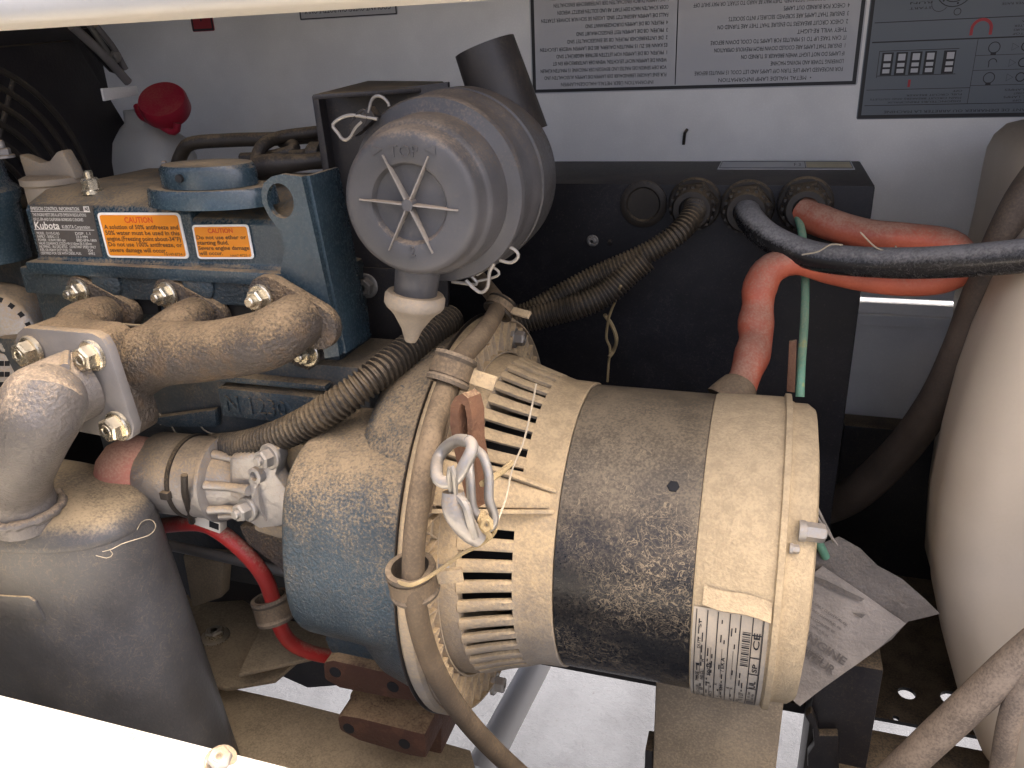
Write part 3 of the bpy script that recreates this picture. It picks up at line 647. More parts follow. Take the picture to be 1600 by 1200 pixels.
# valve cover
VY = -.050
def PV(px, py): return PY(px, py, VY)
a, b, c = PV(44, 402), PV(302, 402), PV(440, 424)
vz0 = PV(170, 404).z - .004; vzL = PV(160, 322).z; vzR = PV(340, 342).z
x0, xm, x1 = PV(48, 360).x, PV(302, 360).x, PV(448, 380).x
def cover_prof(zf, slope, zt): return [(VY - .004, vz0), (VY, vz0 + .004), (VY, zf - .006), (VY + .004, zf), (VY + slope, zt), (.13, zt), (.14, vz0)]
vcL = None
bm = B(); prism(bm, [V((x0, y, z)) for y, z in cover_prof(vzL, .030, vzL + .010)], (xm - x0, 0, 0)); vc = obj('valve_cover', bm, 'blue', eng, bev=.007, bev_ang=25, seg=4)
bm = B(); prism(bm, [V((xm - .012, y, z)) for y, z in [(VY - .0035, vz0), (VY + .0005, vz0 + .004), (VY + .0005, vzR - .005), (VY + .004, vzR), (VY + .075, vzL + .006), (.128, vzL + .006), (.138, vz0)]], (x1 - xm + .012, 0, 0)); obj('cover_rear_section', bm, 'blue', vc, bev=.006, bev_ang=25, seg=4)
bm = B(); box(bm, (x0 - .006, VY - .012, vz0 - .012), (x1 + .004, .145, vz0 + .0005)); obj('cover_flange', bm, 'blue', vc, bev=.003)
# breather plate on the cover
pb = V((PY(325, 262, .0).x, .0, vzL + .010)); zt = vzL + .010
c = PZ(325, 268, zt + .022)
bm = B(); lathe(bm, [(0, .062), (.014, .060), (.016, .058)], V((c.x, c.y, zt - .006)), (0, 0, 1), 40); bmesh.ops.scale(bm, vec=(1.05, .62, 1), space=Matrix.Translation(-V((c.x, c.y, 0))), verts=bm.verts); obj('breather_base', bm, 'blue', vc)
bm = B(); lathe(bm, [(0, .044), (.015, .044), (.019, .041), (.020, .01)], V((c.x, c.y, zt + .0105)), (0, 0, 1), 40); bmesh.ops.scale(bm, vec=(1.05, .72, 1), space=Matrix.Translation(-V((c.x, c.y, 0))), verts=bm.verts); br = obj('breather_cap', bm, 'blue', vc)
bm = B(); lathe(bm, [(0, .0035), (.003, .0035)], V((c.x - .004, c.y - .0325, zt + .021)), (0, -1, 0), 14); obj('breather_hole_shade', bm, 'holeshade', br)  # black disc on the cap paints the shade of a hole
for (px, py) in [(258, 262), (347, 268), (408, 248)]:
    q = PZ(px, py, zt + .012); bolt('cover_bolt', V((q.x, q.y, zt + .006)), (0, 0, 1), .0055, .009, 'plate', vc, stud=.004)
q = PZ(136, 265, zt + .02); bolt('acorn_nut', V((q.x, q.y, zt - .002)), (0, 0, 1), .0085, .014, 'gold', vc, stud=.007, washer=1.15)
# filler neck with moulded cap
c = PZ(80, 292, zt - .004); c = V((c.x, c.y + .006, 0)); zt -= .014
bm = B(); lathe(bm, [(zt - .03, .030), (zt + .012, .030), (zt + .014, .033), (zt + .020, .033), (zt + .022, .028)], c, (0, 0, 1), 36); obj('filler_neck', bm, 'neck', vc)
bm = B(); prism(bm, [V((c.x + u, c.y - .006, zt + .018 + w)) for u, w in [(-.032, 0), (-.034, .026), (-.026, .024), (-.008, .017), (.006, .019), (.018, .028), (.026, .030), (.034, .012), (.036, 0)]], (0, .014, 0)); obj('filler_cap_grip', bm, 'neck', vc, bev=.003); zt += .014
# caution stickers: corners measured on the cover face
def face_map(tl, tr, br, bl, lift=.0006):
    q = [PV(*x) + V((0, -lift, 0)) for x in (bl, br, tl, tr)]; return quad_map(*q)
mp = face_map((152, 332), (281, 332), (297, 404), (170, 402))
bm = B(); put_round(bm, mp, 0, 0, 1, 1, .045, .09, .0004, .001); s1_ = obj('caution_sticker', bm, 'stickwhite', vc, smooth=False); s1_['label'] = 'wide orange caution sticker about antifreeze'
bm = B(); put_round(bm, mp, .028, .05, .972, .95, .03, .06, .0008, .0003); obj('orange_field', bm, 'stickorange', s1_, smooth=False)
bm = B(); put_text(bm, mp, 'CAUTION', .5, .785, .175, width=.34, align='c', h=.0011, bold=True); obj('caution_word', bm, 'inkcaution', s1_, smooth=False)
bm = B()
for i, (s, w) in enumerate([('A solution of 50% antifreeze and', .90), ('50% water must be used in this', .90), ('engine.(Freezing point about-34°F)', .90), ('Do not use 100% antifreeze, or', .90), ('severe damage will occur.', .70)]):
    put_text(bm, mp, s, .055, .645 - i * .128, .135, width=w, h=.0011, bold=True)
put_text(bm, mp, '1G149-8724-1', .72, .07, .09, width=.24, h=.0011)
obj('lettering', bm, 'inkbrown', s1_, smooth=False)
mp = face_map((301, 351), (389, 350), (399, 404), (311, 404), .0012)
bm = B(); put_round(bm, mp, 0, 0, 1, 1, .06, .09, .0004, .001); s2_ = obj('caution_sticker', bm, 'stickwhite', vc, smooth=False); s2_['label'] = 'small orange caution sticker about starting fluid'
bm = B(); put_round(bm, mp, .035, .06, .965, .94, .04, .06, .0008, .0003); obj('orange_field', bm, 'stickorange', s2_, smooth=False)
bm = B(); put_text(bm, mp, 'CAUTION', .5, .765, .19, width=.44, align='c', h=.0011, bold=True); obj('caution_word', bm, 'inkcaution', s2_, smooth=False)
bm = B()
for i, (s, w) in enumerate([('Do not use ether or', .88), ('starting fluid.', .56), ('Severe engine damage', .90), ('will occur.', .42)]):
    put_text(bm, mp, s, .055, .585 - i * .155, .165, width=w, h=.0011, bold=True)
put_text(bm, mp, '16667-8725-1', .60, .075, .10, width=.34, h=.0011)
obj('lettering', bm, 'inkbrown', s2_, smooth=False)
mp = face_map((47, 320), (144, 321), (161, 401), (63, 400))
bm = B(); put_round(bm, mp, 0, 0, 1, 1, .01, .01, .0002, .0006); s3_ = obj('emission_label', bm, 'stickblack', vc, smooth=False); s3_['label'] = 'dark emission control label with silver print'
bm = B()
put_text(bm, mp, 'EMISSION CONTROL INFORMATION', .02, .90, .10, width=.78, h=.0009); put_frame(bm, mp, .87, .885, .96, .985, .012, .014, .0008); put_text(bm, mp, 'D', .89, .90, .10, width=.045, h=.0009)
put_text(bm, mp, 'THIS ENGINE MEETS 2005 & LATER EMISSION REGULATIONS', .03, .79, .085, width=.86, h=.0009); put_text(bm, mp, 'OF U.S. EPA AND CALIFORNIA NONROAD CI ENGINES', .03, .70, .085, width=.80, h=.0009)
put_text(bm, mp, 'Kubota', .03, .545, .20, width=.40, h=.0009, bold=True); put_text(bm, mp, 'KUBOTA Corporation', .47, .555, .10, width=.44, h=.0009)
for v in (.875, .525): put_rect(bm, mp, .01, v, .97, v + .010, .0008)
for i, (s, t) in enumerate([('MODEL : D1105-E2-BG', 'DISP. 1.1'), ('FAMILY : 5KBXL1.12', '23.0 MM'), ('POWER : 10.9kW/1800 rpm', 'BBD-EPA-1800'), ('VALVE CLEARANCE (COLD)=IN 0.165mm EX 0.165mm', ''), ('INJ.TIMING : 18.0 DEG BTDC   CONSTANT SPEED ONLY', ''), ('FUEL OR HEAVY DUTY FUEL OIL', '2G4'), ('CERTIFIED FOR USE WITH DIESEL FUEL', '4MR2')]):
    v = .435 - i * .066; put_text(bm, mp, s, .04, v, .075, width=min(.9, .0192 * len(s)), h=.0009)
    if t: put_text(bm, mp, t, .66 if i < 5 else .80, v, .075, width=.026 * len(t), h=.0009)
obj('lettering', bm, 'inkwhite', s3_, smooth=False)
# lifting bracket with an oval eye and a bent side flange
LY = -.075
def PL(px, py): return PY(px, py, LY)
out = [PL(*q) for q in [(408, 300), (412, 286), (424, 276), (440, 272), (471, 276), (497, 390), (524, 512), (530, 556), (507, 560), (500, 500), (470, 468), (448, 446), (438, 425), (445, 388), (438, 362), (420, 338), (410, 318)]]
bm = B(); hc = PL(438, 314); prism(bm, out, (0, .006, 0), [circle(hc, (0, 1, 0), .0128, 22, 1.15)]); lb = obj('lifting_bracket', bm, 'blue', eng, sharp=30)
bm = B(); prism(bm, [PL(471, 276) + V((-.001, .0062, 0)), PL(530, 556) + V((-.001, .0062, 0)), PL(530, 556) + V((.004, .0062, 0)), PL(471, 276) + V((.004, .0062, 0))], (0, .05, 0)); obj('side_flange', bm, 'blue', lb, bev=.001)
# block side with raised casting number
p, q = PY(338, 606, -.070), PY(503, 668, -.070)
bm = B(); box(bm, (p.x, -.070, q.z), (q.x, -.0515, p.z)); cb = obj('number_boss', bm, 'bluecast', eng, bev=.003)
mpb = quad_map(V((p.x, -.0702, q.z)), V((q.x, -.0702, q.z)), V((p.x, -.0702, p.z)), V((q.x, -.0702, p.z)))
bm = B(); put_text(bm, mpb, 'N 1230', .08, .24, .78, width=.60, h=.0)
g_ = bmesh.ops.extrude_face_region(bm, geom=bm.faces[:]); bmesh.ops.translate(bm, vec=(0, -.0022, 0), verts=[x for x in g_['geom'] if isinstance(x, bmesh.types.BMVert)]); obj('cast_number', bm, 'bluecast', cb, smooth=False)
p, q = PY(225, 585, -.064), PY(510, 604, -.064)
bm = B(); box(bm, (p.x, -.066, q.z + .002), (q.x, -.0515, p.z)); obj('block_ledge', bm, 'bluecast', eng, bev=.004)
bm = B(); prism(bm, [PY(*q, -.064) for q in [(225, 655), (335, 640), (338, 668), (260, 668)]], (0, .01, 0)); obj('block_rib', bm, 'bluecast', eng, bev=.003)
# exhaust manifold: log, runners, flanges
MY = -.118
def PM(px, py, y=MY): return PY(px, py, y)
bm = B(); tube(bm, [PM(185, 592, -.125), PM(240, 556), PM(330, 548), PM(410, 533, -.114), PM(452, 510, -.102), PM(474, 494, -.080)], [.030, .030, .0265, .026, .0245, .023], 28, .005); mf = obj('exhaust_manifold', bm, 'iron', eng)
bm = B(); tube(bm, [PM(205, 580, -.125), PM(142, 545, -.118), PM(124, 516, -.105), PM(150, 500, -.082), PM(178, 494, -.05)], [.025, .026, .024, .022, .021], 24, .005); obj('runner', bm, 'iron', mf)
bm = B(); tube(bm, [PM(205, 570, -.118), PM(258, 530, -.108), PM(290, 506, -.085), PM(318, 492, -.05)], [.022, .022, .021, .020], 24, .005); obj('runner', bm, 'iron', mf)
def flange(pa, pb, w, y):
    a, b = PY(*pa, y), PY(*pb, y); d = (b - a).normalized(); s = V((d.z, 0, -d.x)) * w; pts = []
    for c_, a0 in ((b, -90), (a, 90)):
        for k in range(9):
            t = R(a0 + 22.5 * k); pts.append(c_ + d * (w * math.cos(t)) - s * math.sin(t))
    bm = B(); prism(bm, pts, (0, .012, 0)); return obj('port_flange', bm, 'iron', mf, bev=.0025)
for pa, pb in (((122, 455), (192, 492)), ((260, 458), (330, 496))): flange(pa, pb, .015, -.062)
flange((418, 468), (492, 512), .021, -.090)
for (px, py) in [(119, 458), (255, 463), (402, 469), (476, 554)]:
    bolt('manifold_nut', PY(px + 5, py - 2, -.063 if px != 402 else -.092), (-.12, -1, .05), .0095, .010, 'gold', mf, stud=.006, rot=10)
bm = B(); prism(bm, [PY(*q, -.058) for q in [(460, 520), (505, 500), (508, 560), (480, 580), (455, 570)]], (0, .012, 0)); obj('end_lug', bm, 'iron', mf, bev=.003)
# flange block that carries the muffler elbow
PLY = -.168
pl = [(23, 532), (27, 520), (36, 512), (143, 521), (158, 529), (168, 545), (209, 668), (207, 684), (198, 689), (107, 672), (60, 640), (40, 580)]
bm = B(); prism(bm, [PY(x, y, PLY + .0105) for x, y in pl[2:]], (0, .034, 0)); obj('outlet_block', bm, 'iron', mf, bev=.003)
# ---- flywheel housing
def ring_pts(r, x, n=48): return [onface(r, 360 * i / n, x) for i in range(n)]
bm = B(); xl(bm, [(-.335, .10), (-.335, .145), (-.325, .165), (-.310, .177), (-.285, .184), (-.2635, .188), (-.2635, .1)], cap=False); fh = obj('flywheel_housing', bm, 'bluecast', eng)
# forward bulge (starter pocket): rounded section swept along X
def bulge_ring(x, s, dy=0, dz=0):
    base = [(-.045, .124), (-.090, .129), (-.128, .125), (-.156, .110), (-.172, .084), (-.184, .04), (-.188, .0), (-.182, -.032), (-.160, -.058), (-.125, -.068), (-.08, -.07), (-.02, -.05), (-.02, .03)]
    cy, cz = -.10, .03
    return [V((x, cy + (y - cy) * s + dy, cz + (z - cz) * s + dz)) for y, z in base]
def dense(r, k=4):
    q = r; n = len(q); out = []
    for i in range(n):
        a, b, c, d = q[i - 1], q[i], q[(i + 1) % n], q[(i + 2) % n]
        for j in range(k):
            t = j / k; out.append(.5 * ((2 * b) + (c - a) * t + (2 * a - 5 * b + 4 * c - d) * t * t + (3 * b - a - 3 * c + d) * t * t * t))
    return out
bm = B(); loft(bm, [dense(bulge_ring(x, s)) for x, s in [(-.377, .90), (-.376, .935), (-.373, .958), (-.367, .970), (-.33, .985), (-.2640, 1.03)]]); obj('starter_pocket', bm, 'bluecast', fh, sharp=50)
bm = B(); xl(bm, [(-.2632, .12), (-.2632, .2005), (-.2622, .2008), (-.2622, .12)], cap=False); obj('gasket_edge', bm, 'steelblack', fh)
p = PY(655, 618, -.1); bm = B(); lathe(bm, [(0, .012), (.022, .012), (.026, .010), (.028, .004)], PX(665, 618, -.285), (-.5, -.75, .25), 20); obj('round_boss', bm, 'blue', fh)
bm = B(); prism(bm, [PY(*q, -.10) for q in [(515, 955), (640, 990), (645, 1050), (515, 1025), (505, 1000)]], (0, .12, 0)); obj('housing_foot', bm, 'bluecast', fh, bev=.008)
# starter flange bridge
bm = B(); prism(bm, [PY(*q, -.098) for q in [(405, 700), (462, 690), (480, 698), (476, 720), (455, 742), (456, 830), (440, 845), (395, 830), (400, 770)]], (0, .03, 0)); obj('starter_mount', bm, 'alu', fh, bev=.005)
bm = B(); prism(bm, [PY(*q, -.085) for q in [(372, 822), (440, 822), (450, 915), (438, 890), (385, 850)]], (0, .03, 0)); obj('lower_web', bm, 'iron', fh, bev=.004)

# ================================================================== STARTER
st = thing('starter_motor', 'silver cylindrical starter motor with a cable tie round it', 'starter motor', PY(330, 810, -.09))
ax0, ax1 = PY(248, 737, -.092), PY(432, 762, -.092); ax1.z = ax0.z + .004; axd = (ax1 - ax0); LS = axd.length; axd.normalize()
bm = B(); lathe(bm, [(-.018, .025), (-.018, .030), (.0, .031), (.0, .039), (.003, .041), (LS * .30, .041), (LS * .31, .0405), (LS * .55, .0405), (LS * .56, .043), (LS * .585, .043), (LS * .6, .036)], ax0, axd, 48); obj('motor_can', bm, 'alubare', st)
bm = B(); lathe(bm, [(-.046, .020), (-.044, .024), (-.018, .026)], ax0 + V((0, .004, .004)), axd, 32); obj('solenoid_end', bm, 'neck', st)
bm = B(); lathe(bm, [(LS * .585, .034), (LS * .68, .033), (LS * .74, .029), (LS * .95, .031), (LS * 1.06, .04)], ax0, axd, 32)
u_ = V((0, -1, 0)); w_ = V((0, 0, 1))
obj('nose_housing', bm, 'alubare', st)
bm = B(); prism(bm, [PY(*q, -.119) for q in [(356, 714), (398, 706), (424, 712), (430, 742), (448, 775), (438, 812), (400, 814), (376, 796), (356, 786)]], (0, .05, 0)); obj('nose_block', bm, 'alubare', st, bev=.006, seg=3)
for aa, rr, l0, l1 in ((70, .036, .60, .98), (20, .037, .62, .98), (-25, .037, .6, .95), (-50, .036, .62, .98)):
    d_ = u_ * math.cos(R(aa)) + w_ * math.sin(R(aa)); bm = B(); tube(bm, [ax0 + axd * (LS * l0) + d_ * rr, ax0 + axd * (LS * (l0 + l1) / 2) + d_ * (rr - .003), ax0 + axd * (LS * l1) + d_ * (rr + .002)], [.0045, .0042, .005], 12); obj('nose_rib', bm, 'alubare', st)
pts = [PY(*q, -.126) for q in [(412, 703), (422, 698), (434, 703), (436, 722), (430, 742), (452, 772), (456, 792), (440, 822), (405, 826), (374, 806), (376, 790), (392, 778), (388, 750), (398, 728)]]
bm = B(); prism(bm, pts, (0, .016, 0)); obj('nose_flange', bm, 'alubare', st, bev=.002)
for (px, py) in [(421, 713), (386, 795)]: bolt('starter_bolt', PY(px + 2, py, -.126), (-.25, -.95, .1), .009, .013, 'zinc', st, stud=.004, rot=20)
bm = B(); q = PY(404, 741, -.126); lathe(bm, [(-.01, .008), (.005, .008), (.006, .0065), (.006, .0045), (.001, .0045), (.001, .0001)], q, (-.25, -.95, .1), 20); obj('dowel_boss', bm, 'alubare', st)
# cable tie
c_ = ax0 + axd * (LS * .33); bm = B(); lathe(bm, [(-.0022, .0405), (-.0022, .0424), (.0022, .0424), (.0022, .0405)], c_, axd, 48); tie = obj('cable_tie', bm, 'rubber'); tag(tie, 'black cable tie strapped round the silver starter motor', 'cable tie')
bm = B(); q = c_ + V((-.001, -.043, .002)); box(bm, q - V((.005, .003, .004)), q + V((.005, .003, .004))); obj('tie_head', bm, 'rubber', tie, bev=.001)
# red rubber boot + small red lead
bm = B(); tube(bm, [PY(238, 716, -.098), PY(212, 718, -.105), PY(196, 732, -.112), PY(198, 760, -.115), PY(210, 795, -.115)], [.020, .025, .028, .029, .026], 22); bt = obj('rubber_boot', bm, 'boot'); tag(bt, 'dusty pink rubber boot over the starter terminal', 'rubber boot')
bm = B(); lathe(bm, [(-.002, .023), (-.002, .0275), (.002, .0275), (.002, .023)], PY(222, 732, -.102), (1, -.2, -.2), 24); obj('boot_rim', bm, 'red', bt)
bm = B(); tube(bm, [PY(180, 738, -.09), PY(150, 748, -.09), PY(125, 752, -.08), PY(95, 775, -.07)], .004); tag(obj('red_lead', bm, 'red'), 'thin red lead running left from the pink boot', 'wire')

# ================================================================== MUFFLER with elbow
mz = .040
mu = thing('muffler', 'black oval muffler with dusty domed top and curved inlet pipe', 'muffler', (-.66, -.16, -.35))
mc = V((-.695, -.162))
def oval(z, s, ex=0., sh=0.): 
    pts = []
    for i in range(72):
        a = 2 * math.pi * i / 72; c, s_ = math.cos(a), math.sin(a); e = 2 / 2.5
        pts.append(V((mc.x + sh + (.158 * s + ex) * math.copysign(abs(c)**e, c), mc.y + (.070 * s + ex) * math.copysign(abs(s_)**e, s_), z)))
    return pts
bm = B(); loft(bm, [oval(-.40, 1.22), oval(mz - .035, 1.0), oval(mz - .012, .985), oval(mz - .004, .975)], cap=False); obj('shell', bm, 'muffler', mu, sharp=60)
bm = B(); loft(bm, [oval(mz - .006, .9755), oval(mz - .003, .976, .0008), oval(mz + .001, .972), oval(mz + .006, .955), oval(mz + .012, .92), oval(mz + .018, .86), oval(mz + .0225, .76), oval(mz + .0265, .6), oval(mz + .029, .35), oval(mz + .0295, .12)]); obj('end_cap', bm, 'muffler', mu, sharp=60)
# elbow
e0 = PY(120, 602, PLY); foot = PZ(40, 800, mz + .024)
bm = B(); tube(bm, [e0 + V((0, .004, 0)), e0 + V((-.006, -.030, -.002)), PY(70, 634, PLY - .055), PY(40, 697, PLY - .058), V((foot.x + .004, foot.y - .004, mz + .055)), V((foot.x, foot.y, mz + .014))], [.0315, .0315, .0310, .030, .029, .029], 30, .005); el = obj('elbow_pipe', bm, 'pipe', mu)
bm = B(); ring = []
for i in range(40):
    a = 2 * math.pi * i / 40; rr = .0310 + .0006 * math.sin(i * 2.4); ring.append(V((foot.x + rr * math.cos(a), foot.y + rr * math.sin(a), mz + .0275 + .0007 * math.sin(i * 3.3))))
tube(bm, ring + ring[:1], [.0042 + .0006 * math.sin(i * 1.7) for i in range(40)] + [.0042], 10, .004, closed=False); obj('weld_bead', bm, 'pipe', el)
bm = B(); prism(bm, [PY(x, y, PLY) for x, y in pl], (0, .010, 0)); fp = obj('flange_plate', bm, 'plate', mu, bev=.0015)
for (px, py) in [(44, 549), (139, 556), (179, 666)]: bolt('flange_bolt', PY(px + 6, py - 1, PLY), (-.15, -1, .0), .0112, .013, 'gold', fp, washer=1.25, rot=20)
bm = B(); tube(bm, [PY(104, 553, PLY - .002), PY(102, 563, PLY - .012), PY(101, 575, PLY - .025)], .004, 8); obj('weld_tab', bm, 'plate', el)
# small raised patch on the shell
bm = B(); q = [(-10, 928), (46, 931), (58, 938), (73, 968), (-10, 962)]
yy = mc.y - .1
def PSH(px, py):
    lo, hi = .2, 1.2; r = ray(px, py)
    for _ in range(40):
        t = (lo + hi) / 2; p = CAM + r * t; k = 1.0 + .22 * max(0, (mz - .035 - p.z)) / (.40 + mz - .035)
        f_ = (abs((p.x - mc.x) / (.158 * k)))**2.5 + (abs((p.y - mc.y) / (.070 * k)))**2.5
        if f_ > 1 and p.y < mc.y: lo = t
        else: hi = t
    return CAM + r * lo
pp = [PSH(*x) for x in q]; bm = B(); prism(bm, [p + V((0, .002, 0)) for p in pp], (0, -.0045, 0)); obj('riveted_patch', bm, 'muffler', mu, bev=.001)

# ================================================================== AIR CLEANER
FC = PY(638, 320, -.10); AY = (0, 1, 0)
ac = thing('air_cleaner', 'round grey plastic air cleaner with TOP moulded on its lid', 'air cleaner', (FC.x, 0, FC.z - .08))
bm = B(); lathe(bm, [(.006, .0001), (.006, .026), (.0055, .029), (.001, .0315), (.0, .034), (.0, .0500), (.002, .0540), (.006, .0560), (.018, .0568), (.020, .0585), (.022, .0608), (.0235, .0612), (.028, .0625), (.046, .0635), (.05, .064), (.052, .068), (.054, .0745), (.058, .076), (.064, .0755), (.066, .071)], FC, AY, 96); lid = obj('lid', bm, 'plastic', ac)
bm = B(); lathe(bm, [(.0665, .07), (.0665, .074), (.078, .0745), (.086, .0755), (.090, .0775), (.100, .0785), (.102, .0755), (.104, .0755), (.106, .079), (.128, .079), (.150, .078), (.158, .074), (.16, .05)], FC, AY, 96); bdy = obj('body', bm, 'plastic', ac)
# star ribs and hub
for k in range(6):
    a = R(-5 + 60 * k + (6 if k % 3 == 1 else 0)); d = V((math.cos(a), 0, math.sin(a))); L = .041
    bm = B(); s = V((0, 1, 0)).cross(d) * .0008
    p, q = FC + d * .004, FC + d * L
    loft(bm, [[p + s + V((0, .0062, 0)), p - s + V((0, .0062, 0)), p - s * .7 + V((0, -.0022, 0)), p + s * .7 + V((0, -.0022, 0))], [q + s + V((0, .002, 0)), q - s + V((0, .002, 0)), q - s * .7 + V((0, -.0018, 0)), q + s * .7 + V((0, -.0018, 0))]]); obj('star_rib', bm, 'rib', lid, bev=.0003)
bm = B(); lathe(bm, [(-.0026, .0012), (-.0026, .0045), (.006, .005)], FC, AY, 18); obj('hub', bm, 'plastic', lid)
mpl = quad_map(FC + V((-.05, .0002, -.05)), FC + V((.05, .0002, -.05)), FC + V((-.05, .0002, .05)), FC + V((.05, .0002, .05)))
bm = B(); put_text(bm, mpl, 'TOP', .5, .855, .125, width=.24, align='c', h=0)
put_text(bm, mpl, '2', .50, .10, .11, width=.05, align='c', h=0)
g_ = bmesh.ops.extrude_face_region(bm, geom=bm.faces[:]); bmesh.ops.translate(bm, vec=(0, -.0011, 0), verts=[x for x in g_['geom'] if isinstance(x, bmesh.types.BMVert)]); obj('moulded_lettering', bm, 'plastic', lid, smooth=False, kind='stuff')
for sx in (-1, 1):
    bm = B(); q = [(.5 + sx * .17, .915), (.5 + sx * .26, .935), (.5 + sx * .26, .865), (.5 + sx * .215, .890)]; bm.faces.new([bm.verts.new(mpl(*x, 0)) for x in q])
    g_ = bmesh.ops.extrude_face_region(bm, geom=bm.faces[:]); bmesh.ops.translate(bm, vec=(0, -.0011, 0), verts=[x for x in g_['geom'] if isinstance(x, bmesh.types.BMVert)]); obj('moulded_arrow', bm, 'plastic', lid, smooth=False)
# dust valve
dv = PY(652, 432, -.07); dvx = (PY(641, 540, -.075) - dv).normalized()
bm = B(); lathe(bm, [(-.01, .019), (.016, .018), (.018, .0165)], dv, dvx, 32); obj('valve_neck', bm, 'plastic', ac)
bm = B(); lathe(bm, [(.014, .018), (.014, .0235), (.017, .0255), (.024, .0255), (.027, .0235), (.030, .020), (.034, .0165), (.046, .009), (.056, .0055), (.0575, .0045), (.0565, .002)], dv, dvx, 36); obj('dust_valve', bm, 'valve', ac)
# snorkel pipe
t0, t1 = PY(757, 72, .06), PY(806, 215, .06); d_ = (t0 - t1).normalized(); L = (t0 - t1).length
bm = B(); lathe(bm, [(0, .0305), (L, .0275), (L, .0245), (L - .05, .0245)], t1, d_, 48); obj('snorkel', bm, 'plasticd', ac)
# wire clips
def wire(name, pts, r, mat, label, cat, group=None, par=None):
    bm = B(); tube(bm, pts, r, 8, .0025); o = obj(name, bm, mat, par)
    if not par: tag(o, label, cat, group)
    return o
def PF(px, py, y=-.055): return PY(px, py, y)
wire('wire_clip', [PF(*q) for q in [(590, 186), (572, 183), (548, 180), (530, 186), (520, 196), (528, 208), (536, 218), (546, 216), (556, 200), (566, 190)]], .0015, 'zinc', '', '', par=ac)
wire('wire_clip', [PF(*q) for q in [(576, 176), (580, 158), (588, 150), (598, 152), (606, 160), (608, 166)]], .0013, 'zinc', '', '', par=ac)
wire('wire_clip', [PF(*q) for q in [(545, 210), (552, 186), (568, 172), (574, 185), (564, 205)]], .0013, 'steelblack', '', '', par=ac)
bm = B(); p = PF(566, 190, -.052); box(bm, p - V((.012, .004, .005)), p + V((.014, .008, .005)), rot=Matrix.Rotation(R(-35), 3, 'Y')); obj('clip_plate', bm, 'steelblack', ac, bev=.001)
wire('wire_clip', [PF(*q, -.04) for q in [(706, 440), (745, 444), (735, 428), (748, 420), (768, 412), (778, 396), (790, 386), (804, 390), (810, 400), (800, 410), (785, 408), (775, 402)]], .0015, 'zinc', '', '', par=ac)
wire('wire_clip', [PF(*q, -.045) for q in [(728, 438), (740, 450), (752, 457), (762, 448), (765, 425), (772, 412)]], .0016, 'zinc', '', '', par=ac)
wire('wire_clip', [PF(*q, -.04) for q in [(744, 440), (775, 432), (779, 424), (765, 418), (745, 430)]], .0012, 'zinc', '', '', par=ac)
# bracket behind
KY = .025
bk = thing('filter_bracket', 'black folded steel bracket holding the air cleaner', 'bracket', PY(560, 560, KY))
bm = B(); prism(bm, [PY(*q, KY) for q in [(497, 152), (700, 128), (700, 520), (640, 560), (562, 600), (540, 470)]], (0, .005, 0)); obj('back_plate', bm, 'steelblack', bk, bev=.001)
bm = B(); prism(bm, [PY(487, 150, KY - .012), PY(497, 151, KY - .012), PY(565, 600, KY - .012), PY(552, 600, KY - .012)], (0, .045, 0)); obj('side_flange', bm, 'steelblack', bk, bev=.0008)
bm = B(); a_ = PY(490, 150, KY - .01); b_ = PY(700, 128, KY); zt_ = a_.z + .004
prism(bm, [PZ(488, 148, zt_), PZ(702, 134, zt_), PZ(692, 127, zt_), PZ(575, 126, zt_)], (0, 0, -.004)); obj('top_flange', bm, 'steelblack', bk, bev=.0008)
bolt('bracket_bolt', PY(573, 446, KY - .001), (0, -1, 0), .0095, .010, 'zinc', bk, rot=15)
bm = B(); box(bm, PY(558, 520, KY - .002) , PY(640, 420, KY - .0005)); obj('bolt_pad', bm, 'steelblack', bk, bev=.0005)

# ================================================================== CONTROL BOX
bz = PY(1368, 290, .28).z; bx1 = PY(1368, 290, .28).x
cbx = thing('control_box', 'large black steel control box behind the generator', 'control box', (-.1, .4, -.30))
bm = B(); box(bm, (-.52, .28, -.385), (bx1, .475, bz)); obj('case', bm, 'box', cbx, bev=.003)
a_ = PZ(1130, 247, bz); b_ = PZ(1342, 262, bz)
mp = quad_map(V((a_.x, .395, bz + .0004)), V((bx1 - .012, .395, bz + .0004)), V((a_.x, .471, bz + .0004)), V((bx1 - .012, .471, bz + .0004)))
bm = B(); put_round(bm, mp, 0, 0, 1, 1, .004, .02, .0004, .0006); bs_ = obj('case_label', bm, 'stickgrey', cbx, smooth=False)
bm = B(); put_frame(bm, mp, .01, .08, .99, .92, .004, .06, .0007); put_rect(bm, mp, .65, .1, .655, .9, .0007); put_text(bm, mp, 'F 3', .57, .35, .5, width=.05, h=.0007); obj('lettering', bm, 'ink', bs_, smooth=False)
bm = B(); put_rect(bm, mp, .66, .16, .985, .84, .0006); obj('yellow_field', bm, 'brass', bs_, smooth=False)
